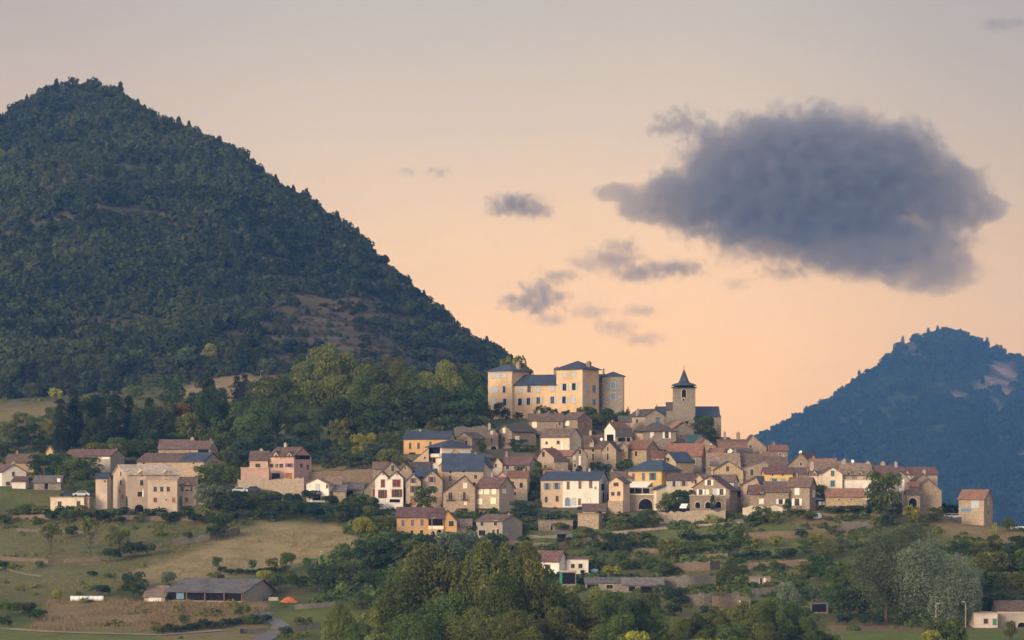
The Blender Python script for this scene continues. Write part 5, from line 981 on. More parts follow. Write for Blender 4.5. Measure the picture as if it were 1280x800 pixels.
# terraced slope below the village front
for a in [(775, 692, 28, 24, 'dark'), (760, 690, 26, 28, 'dark'), (778, 712, 26, 24, 'mid'), (806, 678, 14, 18, 'mid'), (730, 678, 22, 26, 'mid'), (705, 684, 14, 20, 'dark'), (720, 686, 14, 22, 'olive'), (740, 690, 16, 20, 'mid'), (836, 700, 30, 30, 'olive'), (830, 720, 20, 26, 'mid'), (920, 722, 28, 30, 'mid'), (905, 728, 16, 20, 'mid'), (968, 715, 16, 12, 'mid'), (765, 722, 16, 26, 'lime'), (740, 735, 16, 24, 'lime'), (845, 758, 26, 32, 'dark'), (825, 745, 16, 20, 'mid'), (840, 770, 18, 26, 'dark'), (832, 732, 12, 18, 'lime'), (1006, 692, 20, 22, 'mid'), (985, 700, 18, 30, 'dark'), (1030, 700, 26, 30, 'olive'), (1050, 690, 20, 26, 'sage'), (945, 686, 16, 14, 'lime'), (970, 684, 16, 22, 'lime'), (918, 686, 16, 26, 'mid'), (948, 700, 14, 40, 'dark'), (890, 676, 9, 40, 'dark'), (860, 676, 10, 30, 'dark'), (880, 690, 8, 30, 'olive'), (900, 690, 10, 24, 'dark'), (925, 700, 10, 24, 'dark'), (660, 690, 14, 18, 'mid'), (655, 680, 12, 14, 'mid'), (674, 695, 12, 20, 'olive'), (690, 690, 12, 20, 'mid'), (800, 700, 14, 24, 'olive'), (812, 715, 12, 20, 'mid'), (1000, 672, 12, 18, 'dark'), (1020, 680, 14, 20, 'lime'), (1040, 668, 12, 18, 'mid'), (850, 735, 10, 16, 'mid'), (868, 748, 12, 16, 'olive'), (960, 740, 14, 16, 'olive'), (885, 770, 14, 26, 'dark'), (912, 772, 12, 20, 'mid'), (1006, 775, 16, 24, 'mid'), (960, 775, 12, 22, 'olive')]:
    T('round' if a[2] > 19 else 'bush', *a, words='tree or shrub on the terraced slope below the village')

# ------------------------------------------------------------------ undergrowth nobody could count
def undergrowth(name, n, pxr, pyr, rad, seed, color, label, dens=None, ntri=46):
    r = np.random.default_rng(seed); px = r.uniform(*pxr, n * 3); py = r.uniform(*pyr, n * 3); keep = []
    P = []
    for i in range(n * 3):
        if len(P) >= n: break
        Y = depth(px[i], py[i]); X = (px[i] - CX) * Y / F
        if dens is not None and r.random() > dens(px[i], py[i], X, Y): continue
        P.append((X, Y, gz(X, Y)))
    P = np.array(P); rr = r.uniform(*rad, len(P)) * np.where(r.random(len(P)) < .15, 1.5, 1)
    o = wood(name, P[:, 0], P[:, 1], P[:, 2], rr, rr * r.uniform(.6, 1.1, len(P)), ntri, leaf_mat(color), seed, .30 if ntri < 60 else .22 if ntri < 200 else .16, None)
    return tag(o, label, 'undergrowth', kind='stuff')
FIELDS = [COVER[i][0] for i in (1, 2, 5, 6, 8, 9, 10)]
def infield(px, py): return any(float(inside(np.array([px]), np.array([py]), p, 1.0)[0]) > .5 for p in FIELDS)
nb = np.random.default_rng(77).random((64, 64))
def patchy(px, py, X, Y):
    if infield(px, py): return .01
    v = fbm2(np.array([X]), np.array([Y]), 41, 3, 1 / 9.)[0]
    return np.clip((v - .42) * 4, 0, 1)
undergrowth('undergrowth', 700, (590, 1420), (645, 790), (.4, 1.3), 13, 'olive', 'yellow-green scrub on the terraced slope below the village', patchy, 110)
undergrowth('undergrowth', 1300, (590, 1420), (645, 790), (.5, 1.6), 3, 'bramble', 'low green scrub covering the terraced slope below the village', patchy, 120)
undergrowth('undergrowth', 900, (-20, 600), (640, 800), (.35, 1.1), 4, 'olive', 'low scrub along the banks of the lower left fields', lambda px, py, X, Y: patchy(px, py, X, Y) * (.25 if py > 660 and px < 440 else 1))
undergrowth('undergrowth', 420, (400, 620), (650, 770), (1.0, 2.4), 9, 'bramble', 'leafy thicket on the slope between the fields and the village', lambda px, py, X, Y: 0 if infield(px, py) else patchy(px, py, X, Y), 260)
undergrowth('undergrowth', 900, (-20, 470), (470, 600), (.6, 1.9), 6, 'olive', 'yellow-green scrub on the upper slope behind the hamlet', patchy)
undergrowth('undergrowth', 900, (455, 1210), (520, 650), (.35, 1.0), 8, 'dark', 'small weeds and bushes growing between the village houses', lambda px, py, X, Y: .5 if patchy(px, py, X, Y) > .3 else .05)
def straw(name, n, poly, seed, label, col, hgt=(.35, .9)):
    r = np.random.default_rng(seed); xs = [p[0] for p in poly]; ys = [p[1] for p in poly]; V = []
    while len(V) < n:
        px, py = r.uniform(min(xs), max(xs)), r.uniform(min(ys), max(ys))
        if float(inside(np.array([px]), np.array([py]), poly, 1.0)[0]) < .5: continue
        Y = depth(px, py); X = (px - CX) * Y / F; z = gz(X, Y); h = r.uniform(*hgt); v_ = float(fbm2(np.array([X]), np.array([Y]), 71, 3, 1 / 7.)[0])
        if r.random() > (v_ - .36) * 5: continue
        h *= .5 + v_
        for k in range(4):
            a = r.uniform(0, 6.28); w = .06; dx, dy = math.cos(a), math.sin(a); x, y = X + r.normal(0, .35), Y + r.normal(0, .35)
            V.append([(x - w * dx, y - w * dy, z - .05), (x + w * dx, y + w * dy, z - .05), (x + r.normal(0, .2), y + r.normal(0, .2), z + h)])
    V = np.array(V[:n]).reshape(-1, 3); me = raw_mesh(name, V, np.arange(len(V)).reshape(-1, 3)); me.materials.append(plain(col[0], col[1], .95, .05, .4))
    o = bpy.data.objects.new(name, me); COL.objects.link(o); tag(o, label, 'grass', kind='stuff')
straw('dry_grass', 9000, COVER[3][0], 1, 'tall dry golden grass on the bank in front of the farm shed', ('straw', (.265, .195, .105)))
straw('meadow_grass', 12000, [(0, 650), (190, 655), (440, 660), (430, 690), (230, 725), (0, 745)], 2, 'short dry grass of the sloping lower left meadow', ('dry_meadow', (.25, .205, .085)), (.2, .6))
straw('slope_grass', 6000, [(820, 648), (1000, 644), (1080, 650), (1280, 662), (1280, 690), (1010, 765), (820, 765)], 3, 'dry yellow grass on the terraced slope below the village', ('slope_straw', (.25, .21, .085)), (.2, .6))
# ------------------------------------------------------------------ dry stone walls
def stone_wall(pts, hpx, label, wall='stone', name='stone_wall', thick=.6, Y=None, seed=0, cat='wall'):
    r = random.Random(seed + len(THINGS)); P = []
    for i in range(len(pts) - 1):
        (x0, y0), (x1, y1) = pts[i], pts[i + 1]; n = max(2, int(abs(x1 - x0) / 4))
        P += [(x0 + (x1 - x0) * k / n, y0 + (y1 - y0) * k / n) for k in range(n)]
    P.append(pts[-1]); b = MB(); Q = []
    for px, py in P:
        yy = Y if Y else depth(px, py); Q.append(Vector(((px - CX) * yy / F, yy, (HY - py) * yy / F)))
    root = Q[len(Q) // 2].copy(); v = []
    for q in Q:
        s = q.y / F; h = hpx * s * r.uniform(.86, 1.08); q = q - root
        v += [(q.x, q.y, q.z - 1.5), (q.x, q.y + .05, q.z + h), (q.x, q.y + thick, q.z + h), (q.x, q.y + thick, q.z - 1.5)]
    fs = [(0, 1, 2, 3), tuple(4 * (len(Q) - 1) + k for k in (3, 2, 1, 0))]
    for i in range(len(Q) - 1):
        for k in range(4): fs.append((4 * i + k, 4 * i + (k + 1) % 4, 4 * i + 4 + (k + 1) % 4, 4 * i + 4 + k))
    b.poly(v, fs); o = b.build(name, wall_mat({'stone': 'drystone', 'grey': 'drygrey'}.get(wall, wall))); o.location = root; tag(o, label, cat, kind='thing'); return o
stone_wall([(819, 655), (907, 653)], 15, 'long tan retaining wall under the three-arched stone house', 'sand', 'retaining_wall', 1.2, seed=1)
stone_wall([(928.6, 650), (978, 650)], 17.5, 'plain cream retaining wall under the stone house with white shutters', 'cream', 'retaining_wall', 1.0, Y=701)
stone_wall([(473, 643), (503, 642)], 13, 'bright white retaining wall below the white double gabled house', 'white', 'retaining_wall', 1.0, Y=716)
stone_wall([(567, 545), (609, 543)], 11, 'long grey garden wall below the chateau grove', 'grey', seed=2, Y=800)
stone_wall([(297, 614), (340, 613), (380, 612)], 15, 'stone retaining wall under the large pink house', 'sand', 'retaining_wall', 1.0, Y=735, seed=3)
stone_wall([(380, 600), (420, 598), (474, 596)], 10, 'brown stone bank wall between the pink house and the village', 'stone', seed=4, Y=748)
stone_wall([(1172, 656), (1202, 657)], 11, 'stone wall linking the stepped house to the isolated salmon-roofed house', 'grey', seed=5, Y=710)
stone_wall([(1010, 650), (1055, 652), (1104, 651)], 9, 'weathered terrace wall below the low orange-roofed barn', 'stone', seed=6, Y=701)
stone_wall([(1052, 664), (1092, 664)], 13, 'grey buttressed terrace wall below the big tree at right', 'grey', seed=7)
stone_wall([(760, 668), (800, 664), (850, 660), (925, 655)], 3, 'low pale parapet wall along the lane below the village', 'tan', 'parapet_wall', .5, seed=8)
stone_wall([(625, 684), (690, 688), (740, 680)], 9, 'tumbled stone wall below the roofless stone hut', 'stone', seed=9)
stone_wall([(735, 676), (770, 678), (815, 674)], 7, 'tumbled stone wall above the terraced trees', 'stone', seed=10)
for i, (a, h_, c) in enumerate([([(838, 716), (900, 712)], 12, 'stone'), ([(830, 738), (895, 735)], 17, 'grey'), ([(935, 712), (1010, 708)], 9, 'stone'), ([(842, 756), (880, 757), (925, 755)], 15, 'grey'), ([(890, 758), (935, 760)], 14, 'stone'),
                         ([(985, 722), (1020, 720)], 8, 'stone'), ([(930, 675), (1000, 672)], 9, 'stone'), ([(940, 745), (975, 742)], 10, 'grey'), ([(790, 690), (830, 692)], 6, 'stone'), ([(850, 700), (910, 697)], 6, 'stone')]):
    stone_wall(a, h_, ['stone terrace wall, highest of the left terraces on the slope', 'tall grey terrace wall beneath the highest left terrace', 'long stone terrace wall left of the willows', 'grey terrace wall with dark niches above the bottom right trees', 'stone terrace wall beside the small hut with dark doorway',
                       'short stone terrace wall next to the willows', 'crumbling stone bank below the stone house with white shutters', 'grey stone wall behind the whitish silver leaved tree', 'short mossy wall left of the terraced slope', 'thin mossy terrace wall in the middle of the slope'][i], c, seed=20 + i)
for i, (a, h_, c, lb) in enumerate([([(0, 650), (80, 649), (160, 650), (250, 652)], 6, 'stone', 'broken stone wall along the top of the lower left meadow'), ([(215, 682), (262, 676), (300, 668)], 9, 'grey', 'crumbling grey stone wall beside the dark tree in the sloping field'),
                                    ([(0, 700), (60, 704), (125, 702)], 5, 'stone', 'low reddish stone bank in the left meadow'), ([(300, 792), (360, 790), (400, 786)], 6, 'grey', 'low grey wall beside the lane at bottom left'), ([(368, 762), (420, 758)], 6, 'grey', 'short wall right of the brick heap'),
                                    ([(20, 664), (120, 668)], 4, 'grey', 'faint grey stone terrace edge in the upper left meadow')]):
    stone_wall(a, h_, lb, c, seed=40 + i)
# alley stairs between two houses
p0 = at(925.5, 648, 712); b = MB()
for k in range(16): b.box(-.9, .9, k * .9, k * .9 + 16, -6 + k * .28, -5.7 + k * .28 + .28)
o = b.build('stairs', plain('slate_steps', (.12, .12, .14), .9)); o.location = p0 + Vector((0, 0, 5)); tag(o, 'narrow shaded alley stairs between the three-arched house and the peach house', 'stairs', kind='thing')

# ------------------------------------------------------------------ lanes
def lane(pts, wpx, label_name, mat):
    v, f = [], []; n = 0; Q = []
    for i in range(len(pts) - 1):
        for k in range(8):
            t = k / 8; Q.append((pts[i][0] + (pts[i + 1][0] - pts[i][0]) * t, pts[i][1] + (pts[i + 1][1] - pts[i][1]) * t))
    Q.append(pts[-1]); W = [onground(*q) for q in Q]
    for i, w in enumerate(W):
        d = W[min(i + 1, len(W) - 1)] - W[max(i - 1, 0)]; d.z = 0; d.normalize(); nrm = Vector((-d.y, d.x, 0)) * wpx * .5
        for s_ in (-1, 1):
            q = w + nrm * s_; v.append((q.x, q.y, gz(q.x, q.y) + .12))
    for i in range(len(W) - 1): f.append((2 * i, 2 * i + 1, 2 * i + 3, 2 * i + 2))
    b = MB(); b.poly(v, f); o = b.build(label_name, mat); tag(o, kind='structure')
M_ASPH = plain('lane_asphalt', (.20, .19, .19), .9, .1, .3); M_SAND = plain('sandy_track', (.33, .27, .19), .95, .05, .3)
lane([(318, 806), (345, 790), (352, 782), (340, 775), (322, 774), (326, 769), (338, 766)], 3.4, 'lane', M_ASPH)
lane([(-40, 706), (0, 710), (30, 718), (52, 721)], 1.1, 'track', M_SAND)
lane([(820, 660), (860, 657), (905, 655), (930, 652)], 3, 'lane', M_ASPH)
lane([(640, 672), (700, 672), (760, 669), (800, 665)], 2.0, 'track', M_SAND)
lane([(0, 786), (60, 790), (120, 792), (200, 794), (280, 788)], 2.0, 'track', M_SAND)

# ------------------------------------------------------------------ cars
def car_mesh(root, color):
    b = MB(); L, W_ = 4.1, .85
    pr = [(-L / 2, .35), (-L / 2, .85), (-1.2, .98), (-.75, 1.45), (1.0, 1.48), (1.65, .98), (L / 2, .90), (L / 2, .35)]
    b.prism(pr, 'y', -W_, W_); b.build('body', plain('car_' + color, dict(white=(.78, .79, .80), silver=(.50, .56, .62), navy=(.03, .045, .09), dark=(.05, .05, .055))[color], .3, .5, .05), root)
    for y in (-W_ - .012, W_ + .012):
        g = MB(); g.poly([(-1.02, y, 1.0), (-.68, y, 1.38), (.92, y, 1.40), (1.42, y, 1.0)], [(0, 1, 2, 3)]); g.build('window', pane_mat(), root)
    for x in (-1.3, 1.3):
        for y in (-W_ - .02, W_ - .2):
            wv = MB(); n = 14
            wv.poly([(x + .32 * math.cos(6.283 * q / n), yy, .32 + .32 * math.sin(6.283 * q / n)) for yy in (y, y + .22) for q in range(n)], [tuple(range(n)), tuple(range(2 * n - 1, n - 1, -1))] + [(q, (q + 1) % n, (q + 1) % n + n, q + n) for q in range(n)])
            wv.build('wheel', plain('rubber', (.015, .015, .016), .8), root)
for px, py, Y, c, lb, rz in [(101.5, 621, 709, 'silver', 'pale blue car parked on the flat-roofed outbuilding', .1), (84, 621, 709, 'navy', 'dark blue car parked left of the pale blue car', .2), (301, 616, 732, 'silver', 'pale silver car parked below the pink house', 3.0), (316, 615, 732, 'navy', 'dark blue car parked below the pink house', .1),
                             (856.5, 637, 708, 'white', 'small white car parked left of the three-arched stone house', 1.25), (1184.5, 649, 717, 'white', 'white car parked behind the stone wall near the isolated house', .1), (1195.5, 649, 717, 'silver', 'silver car parked nearest the isolated salmon-roofed house', 3.1), (286, 614, 735, 'dark', 'dark car parked at the left end of the row below the pink house', .3)]:
    p = at(px, py, Y); o = empty('parked_car', p, rz); tag(o, lb, 'car', 'cars parked in the village'); car_mesh(o, c)

# ------------------------------------------------------------------ poles and lamps
def pole(px, py, h, label, lamp=True, arm=1, Y=None, name='street_lamp', cat='street lamp', col='pole_grey', g='street lamps'):
    p = onground(px, py) if Y is None else at(px, py, Y); H_ = h * p.y / F; o = empty(name, p); tag(o, label, cat, g)
    b = MB(); b.tube((0, 0, -1), (0, 0, H_), .11, .08, 8); b.build('pole', plain(col, (.33, .31, .29), .7) if lamp else paint('wood'), o)
    if lamp:
        a = MB(); a.tube((0, 0, H_ - .1), (arm * .35, 0, H_ + .1), .05, .05, 6); ao = a.build('arm', plain(col, (.33, .31, .29), .7), o)
        l = MB(); l.box(min(arm * .15, arm * .75), max(arm * .15, arm * .75), -.16, .16, H_ + .06, H_ + .22); l.build('lamp_head', plain('lamp_grey', (.45, .42, .40), .5), o)
    else:
        a = MB(); a.box(-.9, .9, -.06, .06, H_ - .5, H_ - .35); a.build('crossarm', paint('wood'), o)
        for k in (-.7, 0, .7):
            i_ = MB(); i_.lathe([(.05, H_ - .35), (.09, H_ - .25), (.05, H_ - .12)], (k, 0), 8); i_.build('insulator', plain('porcelain', (.25, .24, .22), .3), o)
pole(399, 738, 48, 'pale lamp pole beside trees right of the farm shed')
pole(307, 752, 26, 'dark wooden utility pole at the gable of the farm shed', False, name='utility_pole', cat='pole', g=None)
pole(55, 616, 34, 'thin grey utility pole among the hamlet houses', False, name='utility_pole', cat='pole', g=None)
pole(1170, 775, 20, 'left street lamp in front of the silvery willow', Y=560)
pole(1207, 784, 31, 'right street lamp beside the pale pink lower right building', Y=560, arm=-1)
pole(540, 700, 52, 'grey lamp pole in front of the golden yellow house', Y=668)
pole(603, 662, 26, 'thin pole in front of the cream shuttered balcony house', False, Y=705, name='utility_pole', cat='pole', g=None)
pole(326, 486, 22, 'white topped pole on the tan clearing below the hill', Y=1120)
o = empty('closed_parasol', at(179, 625, 695)); tag(o, 'tall closed white parasol on the terrace of the stone farmhouse', 'parasol')
b = MB(); b.lathe([(.04, 0), (.04, .6)], (0, 0), 6); b.build('pole', paint('grey'), o); b = MB(); b.lathe([(.10, .6), (.24, .9), (.20, 1.8), (.06, 2.7)], (0, 0), 10); b.build('canopy', paint('white'), o)
def pinnacle(px, top, h, w, label, t_):
    X, Y, Z = far_surface(np.array([float(px)]), np.array([t_])); Y = float(Y[0]); s = Y / F; rr_ = random.Random(px); b = MB(); n = 9; z0, z1 = (HY - top - h * 1.9) * s, (HY - top) * s
    L = [(1.25, z0), (1.0, z0 + (z1 - z0) * .5), (.95, z0 + (z1 - z0) * .75), (.7, z0 + (z1 - z0) * .93), (.25, z1)]; o_ = []
    for k, (q, z_) in enumerate(L):
        for i in range(n): a = 6.2832 * i / n; r_ = w * s * .5 * q * rr_.uniform(.75, 1.2); o_.append((r_ * math.cos(a), r_ * math.sin(a), z_ - z0 + rr_.uniform(-3, 3)))
    b.poly(o_, [(k * n + i, k * n + (i + 1) % n, (k + 1) * n + (i + 1) % n, (k + 1) * n + i) for k in range(4) for i in range(n)] + [tuple(range(4 * n, 5 * n))])
    o = b.build('rock_pinnacle', plain('dark_rock', (.10, .085, .075), .95, .05, .4)); o.location = ((px - CX) * s, Y, z0); tag(o, label, 'rock', kind='thing')
pinnacle(1128.6, 421, 11, 5, 'slender rock pinnacle on the left shoulder of the distant blue hill', .985)
pinnacle(1119, 430, 8, 5, 'shorter rock pinnacle, left of the slender one on the distant blue hill', .985)
# wrapped bales, brick heap, covers
for i in range(7):
    px = 91 + i * 5.9; b = MB(); n = 14; r_ = .56
    pts = [(x, r_ * math.cos(6.283 * q / n) * k, .55 + r_ * math.sin(6.283 * q / n) * k) for x, k in ((-.52, .86), (-.42, 1), (.42, 1), (.52, .86)) for q in range(n)]
    b.poly(pts, [tuple(range(n)), tuple(range(4 * n - 1, 3 * n - 1, -1))] + [(j * n + q, j * n + (q + 1) % n, (j + 1) * n + (q + 1) % n, (j + 1) * n + q) for j in range(3) for q in range(n)])
    o = b.build('wrapped_bale', plain('white_wrap', (.80, .80, .80), .35, .4, .06), smooth=True); p = onground(px, 751.5); o.location = p; o.rotation_euler = (0, 0, random.Random(i).uniform(-.2, .2))
    tag(o, 'round hay bale wrapped in white film, in the row on the dry bank', 'bale', 'wrapped bales on the dry bank')
b = MB(); rr = random.Random(3)
for k in range(260):
    q = rr.random() ** .6; a = rr.uniform(0, 6.28); x, y = math.cos(a) * 1.9 * q, math.sin(a) * 1.2 * q; z_ = max(0, 1.35 * (1 - q) * rr.uniform(.5, 1)); s_ = .14
    b.box(x - s_ * 1.2, x + s_ * 1.2, y - s_, y + s_, z_ - .1, z_ + .16)
o = b.build('tile_heap', plain('orange_brick', (.58, .20, .08), .9, .1, .35)); o.location = onground(361, 753); tag(o, 'heap of loose orange roof tiles right of the farm shed', 'tile heap')
b = MB()
for k in range(60): x = rr.uniform(-1, 1); b.box(x - .2, x + .2, rr.uniform(-.6, 0), rr.uniform(.1, .5), 0, rr.uniform(.2, .8))
o = b.build('rubble_heap', plain('pale_rubble', (.50, .44, .38), .9, .1, .3)); o.location = onground(342, 751); tag(o, 'pale rubble heap between the farm shed and orange tiles', 'rubble heap')
b = MB(); n = 16; b.lathe([(1.25, 0), (1.22, .55), (.95, 1.0), (.5, 1.22), (.02, 1.3)], (0, 0), n); o = b.build('pool_cover', plain('pale_blue_cover', (.55, .68, .80), .35, .5, .05), smooth=True); o.location = at(1021.6, 648, 700); tag(o, 'pale blue domed pool cover below the stone house with white shutters', 'pool cover')
b = MB(); b.lathe([(.9, 0), (.86, .8), (.3, 1.0), (.02, 1.02)], (0, 0), 12); o = b.build('water_tank', plain('turquoise_tank', (.35, .60, .68), .5, .4, .1), smooth=True); o.location = onground(743, 717); tag(o, 'turquoise covered tank right of the low white house', 'tank')
o = empty('sun_umbrella', at(1023, 634, 712)); tag(o, 'lilac blue sun umbrella beside the stone house with white shutters', 'sun umbrella')
b = MB(); b.tube((0, 0, 0), (0, 0, 2.3), .04, .04, 6); b.build('pole', paint('grey'), o); b = MB(); b.lathe([(1.5, 1.8), (1.45, 1.9), (.05, 2.5)], (0, 0), 10); b.build('canopy', plain('lilac_cloth', (.25, .26, .50), .8), o)
o = empty('clothes_line', at(1030, 636, 711)); tag(o, 'washing hung beside the blue sun umbrella', 'washing')
b = MB(); b.tube((-1.6, 0, 0), (-1.6, 0, 1.9), .04, .04, 6); b.tube((1.6, 0, 0), (1.6, 0, 1.9), .04, .04, 6); b.tube((-1.6, 0, 1.8), (1.6, 0, 1.8), .015, .015, 4); b.build('frame', paint('grey'), o)
for x, c in ((-1.0, 'white'), (-.1, 'lilac'), (.8, 'white')):
    b = MB(); b.box(x - .35, x + .35, -.02, .02, .9, 1.8); b.build('sheet', paint(c), o)
b = MB(); b.box(-2.2, 2.2, -1.5, 1.5, 0, .35); b.prism([(-1.6, .35), (0, .8), (1.6, .35)], 'x', -2.3, 2.3); o = b.build('tent_roof', paint('white')); o.location = at(1274, 662, 700) ; tag(o, 'low white covered roof at the right edge below the blue hill', 'cover')

# ------------------------------------------------------------------ labels of plants: look, then the nearest named neighbour
CW = dict(moss='moss green', bramble='green', dark='dark green', mid='green', olive='olive green', lime='yellow-green', silver='silvery', blue='blue-green', pine='dark', rusty='rusty brown', forest='dull green', sage='grey-green', flower='pink')
ORD = ['first', 'second', 'third', 'fourth', 'fifth', 'sixth', 'seventh', 'eighth', 'ninth', 'tenth', 'eleventh', 'twelfth', 'thirteenth', 'fourteenth', 'fifteenth', 'sixteenth', 'seventeenth', 'eighteenth', 'nineteenth', 'twentieth']
used = {}
for o, px, pyc, pyb, hh, ww, kind, color, label, words in THINGS:
    if label: continue
    size = 'tiny' if hh < 11 else 'small' if hh < 22 else 'mid-sized' if hh < 40 else 'large' if hh < 80 else 'towering'
    noun = {'bush': 'bush', 'pine': 'pine', 'cypress': 'cypress', 'willow': 'willow'}.get(kind, 'tree')
    a = min(ANCH, key=lambda t: math.hypot(t[1] - px, (t[2] - pyc) * 1.1)); dx, dy = px - a[1], pyc - a[2]; ds = math.hypot(dx, dy)
    rel = ('right of' if dx > 0 else 'left of') if abs(dx) > abs(dy) * 1.1 else ('below' if dy > 0 else 'above')
    if ds > 45:
        base = f'{size} {CW[color]} {noun}, ' + words.split(' ', 1)[1].split(' ', 0)[0] if False else f'{size} {CW[color]} ' + words.split(' ', 0)[0]
        for w_ in ('tall ', 'small ', 'rounded ', 'dark green ', 'dark ', 'low ', 'slim ', 'clipped '):
            if words.startswith(w_): base = f'{size} {CW[color]} ' + words[len(w_):]; break
        base = base.replace('dark dark', 'dark').replace('tree or shrub', 'bush' if kind == 'bush' else 'tree')
    else: base = f'{size} {CW[color]} {noun} {rel} {a[0]}'
    used.setdefault(base, []).append((px, o)); o['group'] = words and ('plants: ' + words)
for base, L in used.items():
    L.sort(key=lambda t: t[0])
    for i, (px, o) in enumerate(L):
        if len(L) == 1: lb = base
        elif i == 0: lb = 'leftmost ' + base
        elif i == len(L) - 1: lb = 'rightmost ' + base
        else: lb = ORD[min(i, 19)] + ' from left, ' + base
        w_ = lb.split(); o['label'] = ' '.join(w_[:16])
for o in COL.objects:
    if o.parent is None and o.get('category') in ('house', 'farmhouse') and not o.get('group'): o['group'] = 'houses of the hilltop village and its hamlet'
# ------------------------------------------------------------------ sky, sun, haze
SUN_EL, SUN_AZ = 14.0, 218.0      # low sun behind the camera's left shoulder
W = bpy.data.worlds.new('World'); SC.world = W; W.use_nodes = True; nt = NT(W.node_tree)
sky = nt.add('ShaderNodeTexSky', sky_type='NISHITA', sun_disc=False, sun_elevation=R(SUN_EL), sun_rotation=R(SUN_AZ), altitude=500.0, dust_density=3.0)
g = nt.add('ShaderNodeTexCoord').outputs['Generated']; xyz = nt.add('ShaderNodeSeparateXYZ', {0: g})
ramp = nt.add('ShaderNodeValToRGB', {0: nt.math('ADD', nt.math('MULTIPLY', xyz.outputs[2], 1.0), 0.0, True)})
cr = ramp.color_ramp; STOPS = [(0.0, (1.0, .61, .30)), (.045, (1.0, .61, .315)), (.085, (.84, .55, .345)), (.12, (.645, .485, .39)), (.165, (.485, .415, .38)), (.30, (.50, .50, .52)), (.6, (.42, .48, .60)), (1.0, (.38, .46, .62))]
while len(cr.elements) < len(STOPS): cr.elements.new(.5)
for e, (p, c) in zip(cr.elements, STOPS): e.position = p; e.color = (*c, 1)
# broad afterglow of the low sun behind the camera, duller sky away to the right
sd = (math.sin(R(SUN_AZ)) * 1.0, math.cos(R(SUN_AZ)) * 1.0, .15)
dot = nt.add('ShaderNodeVectorMath', {0: g, 1: sd}, operation='DOT_PRODUCT').outputs['Value']
glow = nt.mix(nt.remap(dot, .1, 1.0), (0, 0, 0), (.80, .66, .52))
er = nt.add('ShaderNodeValToRGB', {0: nt.math('ADD', nt.math('MULTIPLY', xyz.outputs[0], 2.0), .5, True)}); er.color_ramp.interpolation = 'EASE'; ee = er.color_ramp.elements
ee[0].position, ee[0].color = .14, (.86, .83, .84, 1); ee[1].position, ee[1].color = .88, (.73, .72, .74, 1); e_ = ee.new(.40); e_.color = (1, 1, 1, 1); e_ = ee.new(.60); e_.color = (1.02, 1.0, .97, 1)
edge = er.outputs[0]
base = nt.mix(1.0, ramp.outputs[0], edge, 'MULTIPLY')
veil = nt.noise(nt.add('ShaderNodeMapping', {0: g, 3: (1.0, 1.0, 3.2)}).outputs[0], 11.0, 6, .62)
base = nt.mix(nt.remap(veil, .50, .74, 0, .22), base, (.52, .40, .37))
tot = nt.mix(1.0, base, glow, 'ADD')
tot = nt.mix(1.0, tot, nt.mix(.025, (0, 0, 0), sky.outputs[0]), 'ADD')
bg = nt.add('ShaderNodeBackground', {'Color': tot, 'Strength': 1.0}); ow = nt.add('ShaderNodeOutputWorld'); nt.l.new(bg.outputs[0], ow.inputs[0])
sl = bpy.data.lights.new('sun', 'SUN'); sl.energy = 2.5; sl.angle = R(16); sl.color = (1.0, .86, .71)
so = bpy.data.objects.new('sun', sl); COL.objects.link(so)
dv = Vector((math.sin(R(SUN_AZ)) * math.cos(R(SUN_EL)), math.cos(R(SUN_AZ)) * math.cos(R(SUN_EL)), math.sin(R(SUN_EL))))
so.rotation_euler = dv.to_track_quat('Z', 'Y').to_euler(); so.location = dv * 500
# the air: one closed box of even haze
HAZE = True
if HAZE:
    b = MB(); b.box(-1600, 1900, -260, 6300, -100, 345); m = bpy.data.materials.new('haze_air'); m.use_nodes = True; nt = NT(m.node_tree)
    pv = nt.add('ShaderNodeVolumePrincipled', {'Color': (.13, .35, .92, 1), 'Density': .000135, 'Anisotropy': 0.0}); pv.inputs['Absorption Color'].default_value = (1, 1, 1, 1)
    o_ = nt.add('ShaderNodeOutputMaterial'); nt.l.new(pv.outputs[0], o_.inputs['Volume'])
    tag(b.build('haze', m), 'thin blue evening haze filling the valley', 'haze', kind='stuff')
